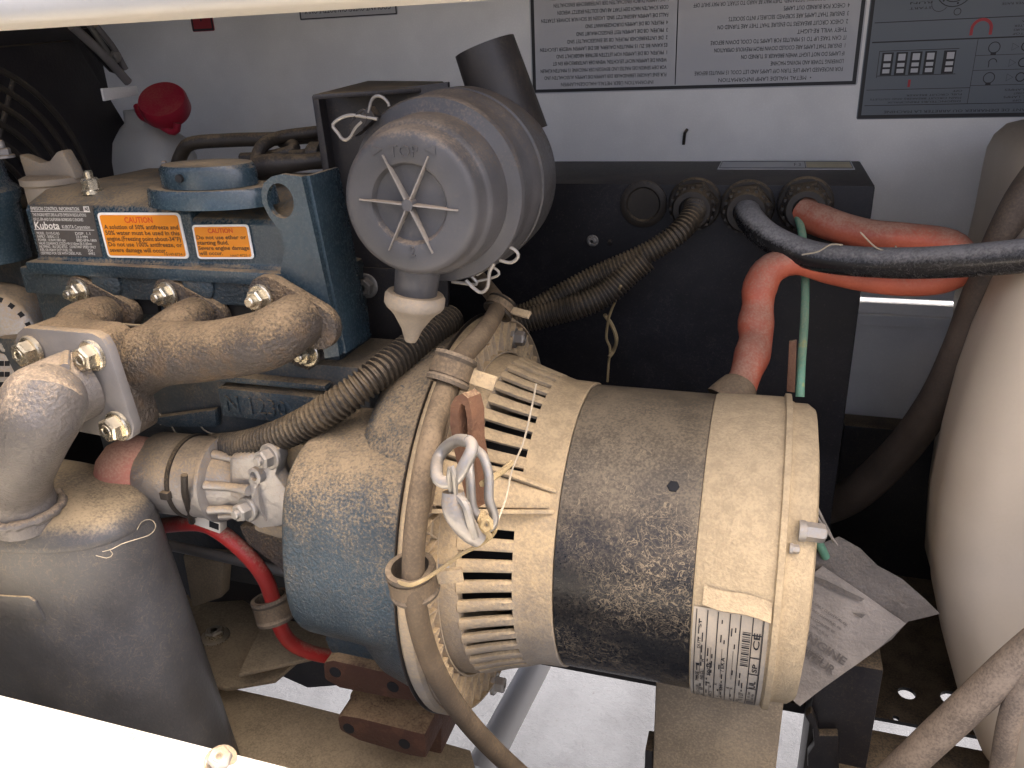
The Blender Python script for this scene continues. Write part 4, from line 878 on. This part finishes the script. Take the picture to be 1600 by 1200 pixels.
# plugged knockout and cable glands
p = PY(1006, 318, .28); bm = B(); lathe(bm, [(0, .027), (.004, .027), (.006, .023), (.006, .020), (.003, .018), (.003, .001)], p, (0, -1, 0), 36); obj('hole_plug', bm, 'rubber', cbx)
for (px, py) in [(1086, 318), (1168, 322), (1258, 318)]:
    p = PY(px, py, .28); bm = B(); lathe(bm, [(0, .030), (.004, .030), (.006, .028)], p, (0, -1, 0), 32)
    loft(bm, [[p + V((math.cos(R(60 * k + 10)) * r, -t, math.sin(R(60 * k + 10)) * r)) for k in range(6)] for t, r in ((.004, .0275), (.020, .0275), (.022, .025))])
    lathe(bm, [(.02, .0235), (.036, .0225), (.040, .020), (.040, .014), (.03, .013)], p, (0, -1, 0), 32)
    for k in range(16):
        a = 2 * math.pi * k / 16; c = p + V((math.cos(a) * .0232, -.029, math.sin(a) * .0232)); box(bm, c - V((.0016, .007, .0016)), c + V((.0016, .007, .0016)))
    obj('cable_gland', bm, 'rubber', cbx, sharp=30)
bolt('case_screw', PY(926, 376, .28), (0, -1, 0), .006, .006, 'zinc', cbx, washer=1.2)
bolt('case_screw', PY(953, 379, .28), (0, -1, 0), .003, .003, 'steelblack', cbx)

# ================================================================== CABLES AND CONDUITS
def cable(name, label, cat, pts, r, mat, seg=18, group=None, **kw):
    bm = B(); tube(bm, [PY(*p) for p in pts], r, seg, **kw); return tag(obj(name, bm, mat), label, cat, group)
cable('black_cable', 'thick glossy black cable sagging from the middle gland to the tank', 'cable', [(1166, 328, .25), (1172, 342, .225), (1195, 366, .20), (1240, 390, .18), (1300, 405, .165), (1400, 411, .14), (1500, 408, .11), (1620, 398, .08)], .0145, 'cableblk', step=.008)
cable('orange_cable', 'flat orange cable looping behind the black cable down to the generator', 'cable', [(1256, 332, .255), (1290, 348, .235), (1350, 366, .22), (1420, 374, .21), (1480, 382, .20), (1502, 402, .195), (1490, 428, .19), (1440, 440, .185), (1370, 437, .185), (1300, 424, .185), (1245, 409, .18), (1205, 420, .175), (1187, 450, .165), (1184, 478, .158), (1181, 505, .148), (1181, 530, .136), (1175, 556, .12), (1165, 585, .10), (1150, 625, .07)],
      [.018, .0165, .016, .016, .0155, .015, .015, .0145, .014, .0135, .0135, .016, .0175, .0158, .0182, .0165, .0178, .0150, .016], 'orange', 20)
cable('green_wire', 'thin green earth wire hanging from the right gland', 'wire', [(1246, 335, .245), (1254, 370, .22), (1258, 430, .20), (1257, 500, .15), (1252, 570, .10), (1250, 620, .085)], .0042, 'green', 10)
cable('green_wire', 'green wire end showing right of the generator rim', 'wire', [(1256, 770, .05), (1264, 810, .06), (1275, 838, .07), (1290, 870, .08)], .0045, 'green', 10)
cable('conduit', 'upper black corrugated conduit from the left gland', 'conduit', [(1086, 322, .25), (1083, 335, .23), (1062, 362, .21), (1025, 388, .20), (985, 408, .195), (930, 432, .19), (880, 458, .18), (830, 486, .17), (790, 500, .165)], .0115, 'conduit', 16, corr=.0011)
cable('conduit', 'lower black corrugated conduit branching beside the upper one', 'conduit', [(1010, 404, .195), (985, 424, .19), (950, 456, .18), (910, 476, .17), (860, 490, .165), (810, 505, .155), (770, 525, .14)], .0135, 'conduit', 16, corr=.0012)
cable('conduit', 'fat black corrugated conduit running down to the starter motor', 'conduit', [(705, 498, .03), (640, 545, -.04), (580, 592, -.085), (520, 636, -.105), (460, 670, -.110), (415, 688, -.105), (375, 697, -.092), (330, 700, -.06)], .0135, 'conduit', 18, corr=.0014, pitch=.0052)
cable('red_cable', 'thick red battery cable passing through the rubber clamp', 'cable', [(150, 850, -.02), (200, 832, -.04), (250, 822, -.06), (310, 818, -.08), (345, 832, -.085), (385, 866, -.085), (412, 900, -.08), (424, 930, -.07), (436, 975, -.06), (456, 1005, -.05), (495, 1022, -.03), (540, 1028, .0)], .0085, 'red', 16)
cable('brown_hose', 'dusty brown rubber hose running down over the flange edge', 'hose', [(740, 425, .08), (765, 455, .05), (778, 478, .02), (755, 520, -.05), (722, 558, -.09), (700, 600, -.13), (675, 680, -.18), (655, 780, -.205), (646, 870, -.215), (650, 950, -.220), (672, 1030, -.205), (710, 1100, -.18), (765, 1165, -.145), (830, 1225, -.10)],
      [.008, .008, .008, .0085, .009, .009, .0088, .0086, .0086, .0088, .0090, .0092, .0094, .0095], 'hose', 18, step=.008)
cable('twin_hose', 'thin brown line tucked against the brown hose', 'hose', [(728, 566, -.09), (706, 630, -.135), (683, 720, -.18), (668, 800, -.20)], .0032, 'hose', 8)
cable('tank_hose', 'dark brown hose running down the tank channel into the corner', 'hose', [(1660, 235, .18), (1605, 305, .18), (1562, 390, .18), (1528, 475, .185), (1500, 550, .20), (1460, 632, .23), (1400, 712, .30), (1330, 775, .36), (1270, 800, .40)], [.017, .017, .017, .0175, .018, .019, .021, .023, .024], 'hosedark', 20, step=.01)
cable('pale_hose', 'pale dusty hose crossing in front of the tank at bottom right', 'hose', [(1660, 975, .0), (1590, 1032, .0), (1500, 1115, .0), (1410, 1200, .0), (1350, 1260, .0)], .0155, 'hosepale', 20, step=.01)
cable('clear_tube', 'thin pale tube standing by the tank at the bottom right edge', 'tube', [(1612, 1050, -.01), (1590, 1090, -.01), (1575, 1140, -.01), (1560, 1230, -.01)], .010, 'hosepale', 16)
# hoses over the valve cover
cable('breather_hose', 'black hose curving behind the breather cap to the air cleaner', 'hose', [(276, 262, .10), (284, 240, .10), (300, 224, .10), (360, 219, .11), (430, 217, .12), (505, 212, .13)], .0075, 'rubber', 14)
cable('injector_pipe', 'thin black pipe arching up beside the lifting bracket', 'pipe', [(401, 262, .03), (402, 245, .04), (412, 226, .05), (440, 214, .07), (500, 206, .09)], .0065, 'rubber', 12)
cable('injector_pipe', 'looped black pipe right of the breather cap', 'pipe', [(378, 248, .06), (410, 246, .06), (450, 238, .06), (460, 228, .07), (440, 222, .08)], .006, 'rubber', 12)
cable('sensor_plug', 'black sensor plug lying beside the lifting bracket', 'sensor', [(405, 262, .02), (430, 258, .02), (470, 254, .03), (505, 250, .04)], [.012, .011, .008, .008], 'rubber', 14)
cable('sensor_plug', 'upper black plug ending at the filter bracket', 'sensor', [(455, 244, .05), (480, 243, .05), (486, 243, .05), (505, 243, .05)], [.006, .007, .013, .013], 'rubber', 14)
bm = B(); box(bm, PY(390, 275, .01) , PY(408, 250, .03)); tag(obj('injector_block', bm, 'blue', bev=.003), 'small blue block at the foot of the arching pipe', 'fitting')

# rubber lined clamps -------------------------------------------------
def clamp(label, px, py, y, axis, r0, w, tabd, mat='sleeve'):
    c = PY(px, py, y); bm = B()
    prof = [(-w, r0), (-w, r0 + .0045), (-w * .75, r0 + .0052), (-w * .55, r0 + .0035), (w * .55, r0 + .0035), (w * .75, r0 + .0052), (w, r0 + .0045), (w, r0)]
    vr = lathe(bm, prof + [prof[0]], c, axis, 32, cap=False); bmesh.ops.remove_doubles(bm, verts=bm.verts, dist=1e-6)
    root = thing('hose_clamp', label, 'clamp', c - V((0, 0, r0)))
    obj('rubber_sleeve', bm, mat, root)
    bm = B(); lathe(bm, [(-w * .5, r0 + .003), (-w * .5, r0 + .0046), (w * .5, r0 + .0046), (w * .5, r0 + .003), (-w * .5, r0 + .003)], c, axis, 32, cap=False); bmesh.ops.remove_doubles(bm, verts=bm.verts, dist=1e-6); obj('steel_strap', bm, 'hose', root)
    ax, u, v = ortho(axis); t = V(tabd).normalized(); t = (t - ax * t.dot(ax)).normalized(); s = ax * (w * .5); n_ = ax.cross(t) * .0018
    p, q = c + t * (r0 + .003), c + t * (r0 + .024)
    bm = B(); loft(bm, [[p + s + n_, p - s + n_, p - s - n_, p + s - n_], [q + s + n_, q - s + n_, q - s - n_, q + s - n_]]); obj('tab', bm, 'alu', root, bev=.0006)
    return root
clamp('rubber lined hose clamp at the top bolt of the flange', 782, 480, .02, (-.3, -.7, -.6), .010, .007, (1, 0, .2), 'rubber')
clamp('rubber lined hose clamp above the rusty lifting eye', 706, 578, -.125, (-.2, -.55, -.8), .0125, .012, (1, .2, .0))
clamp('rubber lined hose clamp beside the lowest louvers, tied with twine', 645, 905, -.210, (.05, .1, -1), .0145, .0125, (1, .3, .2))
clamp('rubber lined clamp gripping the red battery cable', 427, 950, -.065, (.25, -.15, -1), .0165, .014, (1, .4, .5))

# rusty lifting eye with chain link and carabiners --------------------
le = thing('lifting_eye', 'orange rusty lifting eye bolted to the generator flange', 'lifting eye', PY(735, 790, -.16))
outl = [PY(*q, -.185) for q in [(710, 705), (703, 662), (704, 634), (711, 620), (722, 615), (731, 622), (737, 645), (738, 690), (746, 735), (750, 780), (742, 795), (728, 778), (718, 740)]]
hole_ = [PY(*q, -.185) for q in [(717, 685), (716, 645), (720, 630), (726, 634), (730, 655), (731, 688), (725, 698)]]
bm = B(); prism(bm, outl, (.006, .010, 0), [hole_[::-1]]); obj('eye_plate', bm, 'rusto', le, sharp=30)
def loop(name, label, cat, pts, r, mat):
    bm = B(); tube(bm, [PY(*p) for p in pts], r, 14, .003, closed=True); return tag(obj(name, bm, mat), label, cat)
loop('chain_link', 'pale grey chain link hooked through the rusty lifting eye', 'chain link', [(733, 690, -.215), (738, 700, -.22), (728, 722, -.225), (715, 745, -.228), (700, 754, -.228), (686, 750, -.226), (682, 738, -.22), (684, 718, -.205), (696, 700, -.20), (715, 688, -.205)], .0044, 'zinc')
loop('carabiner', 'scratched steel carabiner hanging below the chain link', 'carabiner', [(744, 702, -.195), (756, 715, -.20), (764, 745, -.205), (764, 780, -.21), (772, 805, -.21), (768, 822, -.212), (752, 828, -.212), (748, 810, -.214), (738, 790, -.214), (735, 750, -.21), (734, 720, -.20)], .0034, 'zinc')
bm = B(); tube(bm, [PY(708, 768, -.226), PY(710, 790, -.228), PY(718, 810, -.228), PY(735, 832, -.225), (PY(750, 845, -.222))], [.0075, .009, .009, .008, .006], 12, .004, flat_=.8); sn = tag(obj('snap_hook', bm, 'alubare'), 'bright snap hook body dangling from the wire loop', 'snap hook')
bm = B(); tube(bm, [PY(*p) for p in [(706, 775, -.226), (702, 745, -.235), (705, 728, -.236), (710, 745, -.236), (712, 775, -.228)]], .0019, 8, .003); obj('swivel_wire', bm, 'zinc', sn)
bm = B(); tube(bm, [PY(*p) for p in [(716, 775, -.228), (728, 790, -.232), (735, 815, -.232), (742, 838, -.228)]], .0032, 8, .003); obj('gate', bm, 'zinc', sn)
# rust brown mounting brackets under the housing
b1 = thing('mount_bracket', 'upper rust brown mount bracket under the blue housing', 'bracket', PY(580, 1090, -.10))
def PB(px, py): return PY(px, py, -.112)
bm = B(); prism(bm, [PB(*q) for q in [(504, 1040), (508, 1034), (520, 1032), (650, 1062), (652, 1098), (610, 1092), (530, 1076), (506, 1062)]], (0, .10, 0), ); obj('block', bm, 'rust', b1, bev=.004)
for q in [(524, 1050), (614, 1073)]:
    bm = B(); lathe(bm, [(0, .0065), (.001, .0065), (.0012, .005)], PB(*q) + V((0, .0003, 0)), (0, -1, 0), 18); obj('bolt_hole_shade', bm, 'holeshade', b1)  # black disc on the block, hole shade as colour
b2 = thing('mount_bracket', 'lower rust brown mount bracket resting on the tan beam', 'bracket', PY(600, 1190, -.10))
bm = B(); prism(bm, [PB(*q) for q in [(526, 1122), (534, 1118), (560, 1122), (664, 1148), (666, 1186), (640, 1182), (560, 1158), (530, 1142)]], (0, .11, 0)); obj('block', bm, 'rust', b2, bev=.004)
for q in [(545, 1138), (632, 1162)]:
    bm = B(); lathe(bm, [(0, .0065), (.001, .0065), (.0012, .005)], PB(*q) + V((0, .0003, 0)), (0, -1, 0), 18); obj('bolt_hole_shade', bm, 'holeshade', b2)  # hole shade painted by a black disc, nothing is drilled
bm = B(); prism(bm, [PY(*q, -.07) for q in [(545, 1085), (660, 1105), (690, 1110), (690, 1180), (560, 1150), (548, 1120)]], (0, .10, 0)); obj('spacer', bm, 'rust', b2, bev=.004)
# connector on the red cable
cn = PY(328, 812, -.098); bm = B(); box(bm, cn - V((.016, .006, .008)), cn + V((.016, .006, .008)), rot=Matrix.Rotation(R(12), 3, 'Y')); co_ = tag(obj('connector', bm, 'connector', bev=.0015), 'white plastic connector clipped on the red cable', 'connector')
bm = B(); box(bm, cn + V((.004, -.0068, -.005)), cn + V((.0145, -.0058, .002)), rot=Matrix.Rotation(R(12), 3, 'Y')); obj('socket_shade', bm, 'holeshade', co_)  # black slab on the connector face paints the opening's shade
cable('tan_wire', 'thin tan wire running from the connector behind the muffler', 'wire', [(240, 790, -.07), (262, 798, -.08), (300, 802, -.09), (318, 806, -.095)], .0026, 'hose', 8)
cable('tie_strap', 'black strap tail hanging from the cable tie to the connector', 'strap', [(288, 742, -.137), (289, 770, -.137), (295, 792, -.128), (300, 815, -.105)], .0035, 'rubber', 8)
# rusty strap right of the orange cable
bm = B(); prism(bm, [PY(*q, .085) for q in [(1229, 612), (1233, 534), (1245, 532), (1242, 614)]], (0, .004, 0)); tag(obj('copper_strap', bm, 'rusto', bev=.0008), 'rusty flat strap standing behind the generator rim', 'strap')
bm = B(); tube(bm, [PY(1140, 628, .06), PY(1148, 615, .065), PY(1154, 605, .072)], [.024, .021, .018], 24); tag(obj('grommet', bm, 'hose'), 'dusty rubber grommet where the orange cable enters the generator', 'grommet')

# ================================================================== CHARGING ALTERNATOR AND FRONT OF ENGINE (left edge)
al = thing('charging_alternator', 'slotted silver charging alternator cut by the left frame edge', 'alternator', PY(0, 640, -.06))
ca = PY(-22, 530, -.05); fa = V((.45, -1, .12)).normalized()
bm = B(); lathe(bm, [(-.05, .055), (-.004, .055), (.0, .052), (.004, .040), (.005, .02), (.005, .001)], ca, fa, 48); obj('end_frame', bm, 'alubare', al)
_, u2, v2 = ortho(fa)
for i in range(24):
    a = 2 * math.pi * i / 24; d = u2 * math.cos(a) + v2 * math.sin(a); t = fa.cross(d)
    bm = B(); c = ca + d * .0465 + fa * .0016; loft(bm, [[c + d * .005 + t * .0028 - fa * .002 + fa * k, c - d * .005 + t * .0026 + fa * k, c - d * .005 - t * .0026 + fa * k, c + d * .005 - t * .0028 - fa * .002 + fa * k] for k in (0, .0012)]); obj('vent_slot_shade', bm, 'holeshade', al, smooth=False)  # thin black strip on the frame, slot shade as colour
for (px, py) in [(10, 541), (12, 500), (10, 510)][:1]:
    bolt('terminal_nut', PP(px, py, ca + fa * .005, fa), fa, .006, .006, 'zinc', al)
bm = B(); prism(bm, [PP(x, y, ca + fa * .010, fa) for x, y in [(-40, 552), (15, 552), (26, 562), (30, 600), (22, 612), (-40, 622)]], -fa * .02); rg_ = obj('regulator_cover', bm, 'alubare', al, bev=.003)
for yy in (568, 585, 601):
    for xx in (2, 11):
        bm = B(); prism(bm, [PP(x, y, ca + fa * .0105, fa) for x, y in [(xx - 4, yy - 4), (xx + 4, yy - 4), (xx + 4, yy + 4), (xx - 4, yy + 4)]], -fa * .001); obj('cover_slot_shade', bm, 'holeshade', rg_, bev=.0003)  # black square on the cover paints the shade of a slot
th = thing('thermostat_housing', 'dark blue cast water outlet at the left frame edge', 'housing', PY(5, 410, .0))
bm = B(); lathe(bm, [(0, .035), (.06, .036), (.068, .040), (.075, .040), (.085, .032), (.11, .030)], PY(-2, 405, .0), (0, 0, 1), 32); obj('outlet_body', bm, 'blue', th)
bolt('outlet_bolt', PY(6, 245, .0), (0, 0, 1), .008, .009, 'plate', th, stud=.008)
bm = B(); box(bm, (PY(-60, 300, .05).x, .02, .02), (PY(38, 300, .05).x, .16, PY(20, 330, .02).z)); obj('timing_case', bm, 'bluedark', th, bev=.008)

# radiator fan guard, shroud (top left) -------------------------------
GX = -.86
rad = thing('radiator', 'black radiator shroud and wire fan guard in the dark top left corner', 'radiator', (GX - .05, .25, -.2))
yk = PX(150, 45, GX - .09).y; bm = B(); box(bm, (GX - .12, .02, -.2), (GX - .09, yk, .60)); obj('core', bm, 'fan', rad, bev=.004)
for a_, b_, r_ in (((112, 40), (200, 128), .006), ((150, 40), (196, 108), .004)):
    bm = B(); tube(bm, [PX(*a_, GX + .012), PX((a_[0] + b_[0]) / 2 + 4, (a_[1] + b_[1]) / 2, GX + .012), PX(*b_, GX + .012)], r_, 10); obj('shroud_tube', bm, 'plate', rad)
bm = B()
tl_ = [PX(*q, GX - .05) for q in [(-60, 78), (118, 62), (205, 205), (225, 280), (225, 420), (-60, 420)]]
prism(bm, tl_, (-.03, 0, 0)); obj('shroud', bm, 'fan', rad, bev=.006)
gc = PX(-25, 330, GX)
for i, r in enumerate((.045, .065, .085, .105, .125, .145, .165)):
    bm = B(); tube(bm, circle(gc, (1, 0, 0), r, 28), .0038, 8, .012, closed=True); obj('guard_ring', bm, 'rubber', rad)
for k in range(8):
    a = R(45 * k + 12); d = V((0, math.cos(a), math.sin(a))); bm = B(); tube(bm, [gc + d * .04 + V((-.004, 0, 0)), gc + d * .10 + V((-.004, 0, 0)), gc + d * .17 + V((-.004, 0, 0))], .003, 8); obj('guard_spoke', bm, 'rubber', rad)
bm = B(); prism(bm, [PX(*q, GX + .004) for q in [(126, 46), (146, 42), (196, 104), (192, 118), (176, 112), (132, 66)]], (-.006, 0, 0)); obj('shroud_rail', bm, 'steelblack', rad, bev=.001)
bm = B(); prism(bm, [PX(*q, GX + .010) for q in [(138, 40), (147, 40), (180, 92), (176, 96)]], (-.004, 0, 0)); obj('bright_edge', bm, 'zinc', rad, bev=.0008)
bolt('bracket_bolt', PX(181, 88, GX + .012), (1, -.3, 0), .006, .005, 'zinc', rad)
bm = B(); prism(bm, [PX(*q, GX + .012) for q in [(160, 138), (214, 134), (218, 148), (164, 158)]], (-.004, 0, 0)); obj('support_tab', bm, 'white', rad, bev=.001)
# coolant bottle and red cap
bo = thing('coolant_bottle', 'white overflow bottle with a tilted red cap in the top left', 'bottle', PY(230, 320, .33))
cb0 = PY(232, 300, .34); tilt = V((.15, -.35, .9)).normalized()
bm = B(); rings = []
for z, s in ((-.16, .75), (-.15, .98), (.02, 1.0), (.05, .95), (.075, .78), (.09, .5), (.10, .36), (.118, .36)):
    rings.append([cb0 + V((0, 0, z)) + V((math.copysign(abs(math.cos(a))**.6, math.cos(a)) * .075 * s + .018 * max(0, z / .1), math.copysign(abs(math.sin(a))**.6, math.sin(a)) * .05 * s, 0)) for a in [2 * math.pi * k / 40 for k in range(40)]])
loft(bm, rings); obj('bottle_body', bm, 'bottle', bo)
cc = PY(256, 162, .30); cax = V((.25, -.62, .75)).normalized()
bm = B(); lathe(bm, [(-.016, .031), (-.012, .033), (.005, .033), (.009, .031), (.010, .02)], cc, cax, 48); cp = obj('cap', bm, 'cap', bo)
bm = B(); tube(bm, [PY(*q) for q in [(214, 166, .31), (222, 182, .30), (250, 196, .29), (268, 206, .29), (276, 203, .29), (277, 192, .29)]], .005, 10); obj('cap_strap', bm, 'cap', bo)

# ================================================================== FUEL TANK (right edge)
tk = thing('fuel_tank', 'large beige plastic fuel tank filling the right frame edge', 'fuel tank', (.45, .2, -.36))
def rbox(bm, lo, hi, r, seg=6):
    box(bm, lo, hi); 
    bmesh.ops.bevel(bm, geom=bm.edges[:], offset=r, segments=seg, affect='EDGES', profile=.5, clamp_overlap=True)
# front body follows the bowed outline of the photo: sections along Z
bm = B(); rings = []
def tsec(z, xl_, yf, yb, r=.05):
    pts = []; x1_ = .95
    for cx, cy, a0 in ((x1_ - r, yb - r, 0), (xl_ + r, yb - r, 90), (xl_ + r, yf + r, 180), (x1_ - r, yf + r, 270)):
        for k in range(9): a = R(a0 + 11.25 * k); pts.append(V((cx + r * math.cos(a), cy + r * math.sin(a), z)))
    return pts
TYF = .07
tedge = [(1640, 345), (1600, 392), (1562, 455), (1530, 525), (1505, 595), (1481, 685), (1462, 780), (1456, 850), (1462, 930), (1478, 1010), (1500, 1090), (1530, 1160)]
rings = []
for px, py in tedge:
    q = PY(px, py, TYF + .05); rings.append(tsec(q.z, q.x, TYF, .195, .045))
zt0 = rings[0][0].z; q0 = PY(1640, 345, TYF + .05)
rings = [tsec(zt0 + .030, q0.x + .07, TYF + .03, .175, .03), tsec(zt0 + .022, q0.x + .03, TYF + .012, .190, .038)] + rings
loft(bm, rings); obj('front_body', bm, 'tank', tk, sharp=60)
bm = B(); rings = []
tedge2 = [(1600, 190), (1575, 196), (1556, 212), (1545, 232), (1538, 262), (1525, 330), (1508, 400), (1492, 470), (1490, 540), (1470, 640), (1452, 760), (1446, 860)]
for px, py in tedge2:
    q = PY(px, py, .37); rings.append(tsec(q.z, q.x, .212, .42, .045))
loft(bm, rings); obj('rear_body', bm, 'tank', tk, sharp=60)
# recess strip (dark web between the two bodies)
bm = B(); box(bm, (.31, .194, -.3), (.93, .213, .20)); obj('channel_web', bm, 'hosedark', tk)

# ================================================================== PAPER TAG
pt = thing('paper_tag', 'dirty printed engine tag in a torn clear sleeve', 'tag', PY(1250, 1095, .06))
def sheet(name, px, y0, slope, t, mat, wob, par):
    """cut sheet: outline px on a slightly tilted plane, crumpled"""
    n_ = V((slope[0], -1, slope[1])).normalized(); o_ = PY(1330, 960, y0)
    bm = B(); pts = [PP(x, y, o_, n_) for x, y in px]; vs_ = [bm.verts.new(p) for p in pts]; bm.faces.new(vs_)
    bmesh.ops.triangulate(bm, faces=bm.faces[:]); bmesh.ops.subdivide_edges(bm, edges=bm.edges[:], cuts=3, use_grid_fill=True); bmesh.ops.subdivide_edges(bm, edges=bm.edges[:], cuts=1)
    for v in bm.verts: v.co += n_ * (wob * (math.sin(v.co.x * 60 + v.co.z * 35) + .6 * math.sin(v.co.z * 110 - v.co.x * 40)))
    g2 = bmesh.ops.extrude_face_region(bm, geom=bm.faces[:]); bmesh.ops.translate(bm, vec=-n_ * t, verts=[x for x in g2['geom'] if isinstance(x, bmesh.types.BMVert)])
    return obj(name, bm, mat, par, sharp=60), o_, n_
sheet('plastic_sleeve', [(1232, 905), (1262, 880), (1290, 848), (1312, 840), (1345, 858), (1372, 885), (1410, 905), (1445, 935), (1468, 958), (1420, 972), (1395, 1000), (1330, 1040), (1250, 1100), (1225, 1060)], .072, (.1, .25), .001, 'film', .0018, pt)
pg, po, pn = sheet('printed_sheet', [(1240, 920), (1285, 884), (1340, 922), (1416, 975), (1380, 1008), (1320, 1050), (1250, 1104), (1222, 1080)], .064, (.1, .25), .0008, 'paper', .0009, pt)
a_, b_, c_ = PP(1262, 925, po, pn), PP(1355, 985, po, pn), PP(1235, 1000, po, pn)
mt = quad_map(PP(1203, 1020, po, pn), PP(1300, 1085, po, pn), PP(1285, 890, po, pn), PP(1410, 978, po, pn))
def mpt(u, v, h): return mt(u, v, h) + pn * .0022
bm = B()
def ptext(s, x, y, size, wd, rot=34):
    o_ = PP(x, y, po, pn); e = PP(x + math.cos(R(rot)) * 100, y + math.sin(R(rot)) * 100, po, pn); f_ = PP(x + math.sin(R(rot)) * 100, y - math.cos(R(rot)) * 100, po, pn)
    ex, ey = (e - o_) / 100, (f_ - o_) / 100
    put_text(bm, lambda u, v, h: o_ + ex * u + ey * v + pn * .0028, s, 0, 0, size, width=wd, h=0, bold=True)
ptext('ENGINE', 1249, 992, 18, 82); ptext('DIESEL', 1252, 1012, 12, 42); ptext('MOTEUR', 1230, 1006, 19, 84); 
for i in range(5): ptext('USE ONLY CLEAN FUEL OIL', 1262 - i * 5, 936 + i * 9, 5, 74 - 6 * i)
obj('lettering', bm, 'inkgrey', pg, smooth=False)
n_ = pn
for q in ([(1270, 898), (1290, 905), (1320, 920), (1350, 934), (1344, 938), (1300, 920), (1268, 904)], [(1330, 955), (1352, 958), (1345, 964)], [(1400, 937), (1420, 946), (1414, 949)]):
    bm = B(); bm.faces.new([bm.verts.new(PP(x, y, po, pn) + pn * .003) for x, y in q]); obj('dark_tear', bm, 'film', pg, smooth=False)
bm = B(); tube(bm, [PY(1264, 762, .06), PY(1280, 800, .065), PY(1296, 832, .068), PY(1303, 848, .068)], .0014, 8); obj('tie_string', bm, 'paper', pt)
bm = B(); tube(bm, [PY(1262, 775, .06), PY(1276, 806, .064), PY(1298, 838, .067), PY(1304, 846, .066), PY(1308, 852, .066)], .0012, 8); obj('tie_string', bm, 'paper', pt)

# ================================================================== TWINE AND COBWEBS
def strand(name, label, cat, pts, r, mat, wob=.0, n=5):
    bm = B(); P_ = [PY(*p) for p in pts]
    if wob: P_ = [p + V((random.uniform(-wob, wob), random.uniform(-wob, wob), random.uniform(-wob, wob))) for p in P_]
    tube(bm, P_, r, 6, .004); return tag(obj(name, bm, mat), label, cat)
strand('twine', 'yellow twine tied from the lowest hose clamp up to the carabiner', 'twine', [(618, 908, -.225), (640, 914, -.235), (662, 906, -.232), (690, 888, -.215), (720, 866, -.205), (748, 852, -.205), (768, 838, -.208), (775, 826, -.21)], .0016, 'rope')
strand('twine', 'frayed twine knot hanging at the foot of the carabiner', 'twine', [(756, 800, -.212), (750, 815, -.220), (760, 828, -.222), (768, 820, -.22), (758, 808, -.22), (752, 824, -.222), (765, 838, -.215)], .0024, 'rope')
strand('twine', 'thin dusty thread from the carabiner up across the louvers', 'twine', [(772, 828, -.21), (790, 780, -.19), (800, 735, -.175), (818, 690, -.155), (830, 640, -.135), (838, 600, -.11)], .0008, 'thread')
strand('twine', 'dust laden thread lump strung below the upper louvers', 'twine', [(752, 758, -.205), (770, 744, -.19), (785, 734, -.18), (800, 722, -.17)], .0024, 'rope', .001)
strand('cobweb', 'brown cobweb strand hanging down the black control box', 'cobweb', [(972, 448, .17), (962, 470, .19), (952, 500, .21), (950, 530, .23), (956, 545, .24), (948, 570, .25), (946, 600, .25)], .0016, 'rope', .003)
strand('cobweb', 'lumpy second cobweb strand against the black control box', 'cobweb', [(945, 490, .21), (954, 510, .22), (962, 532, .23), (955, 548, .24), (950, 560, .24)], .0024, 'rope', .003)
webs = [[(235, 655), (262, 660), (285, 685), (330, 690)], [(240, 640), (252, 650), (250, 665)], [(305, 650), (320, 672), (345, 680), (370, 682)]]
for i, w in enumerate(webs): strand('cobweb', ['long pale cobweb thread under the manifold block', 'short cobweb thread on the corner of the manifold block', 'cobweb thread strung below the casting number'][i], 'cobweb', [(x, y, -.06) for x, y in w], .0008, 'thread', .001)
for i, (w, lb_) in enumerate([([(1345, 366), (1370, 390), (1390, 392), (1400, 405), (1395, 388)], 'pale cobweb wisp on top of the black cable'), ([(1400, 385), (1412, 405), (1425, 425), (1440, 418)], 'cobweb wisp hanging over the black cable near the tank'), ([(1255, 400), (1275, 392), (1300, 385), (1320, 380)], 'cobweb wisp between the orange and black cables')]):
    strand('cobweb', lb_, 'cobweb', [(x, y, .14) for x, y in w], .0008, 'thread', .002)
for i, (w, lb_) in enumerate([([(160, 862), (175, 858), (190, 850), (215, 842), (235, 835), (243, 822), (236, 812), (222, 815), (214, 828)], 'curly cobweb on the right rim of the muffler top'), ([(150, 868), (168, 872), (176, 866), (172, 860)], 'small cobweb knot on the front rim of the muffler top')]):
    bm = B(); tube(bm, [PZ(x, y, mz + .004) for x, y in w], .00035, 6, .004); tag(obj('cobweb', bm, 'thread'), lb_, 'cobweb')

# things of one kind share a group
for o in C.objects:
    if o.parent is None and 'category' in o:
        k = o.name.split('.')[0]
        gname = {'hose_clamp': 'rubber lined hose clamps', 'conduit': 'black corrugated conduits', 'mount_bracket': 'rust brown mount brackets', 'cobweb': 'cobweb strands', 'twine': 'twine and threads on the carabiner',
                 'green_wire': 'green earth wires', 'injector_pipe': 'thin black pipes over the engine', 'sensor_plug': 'black sensor plugs', 'end_wall': 'canopy end walls'}.get(k)
        if gname: o['group'] = gname
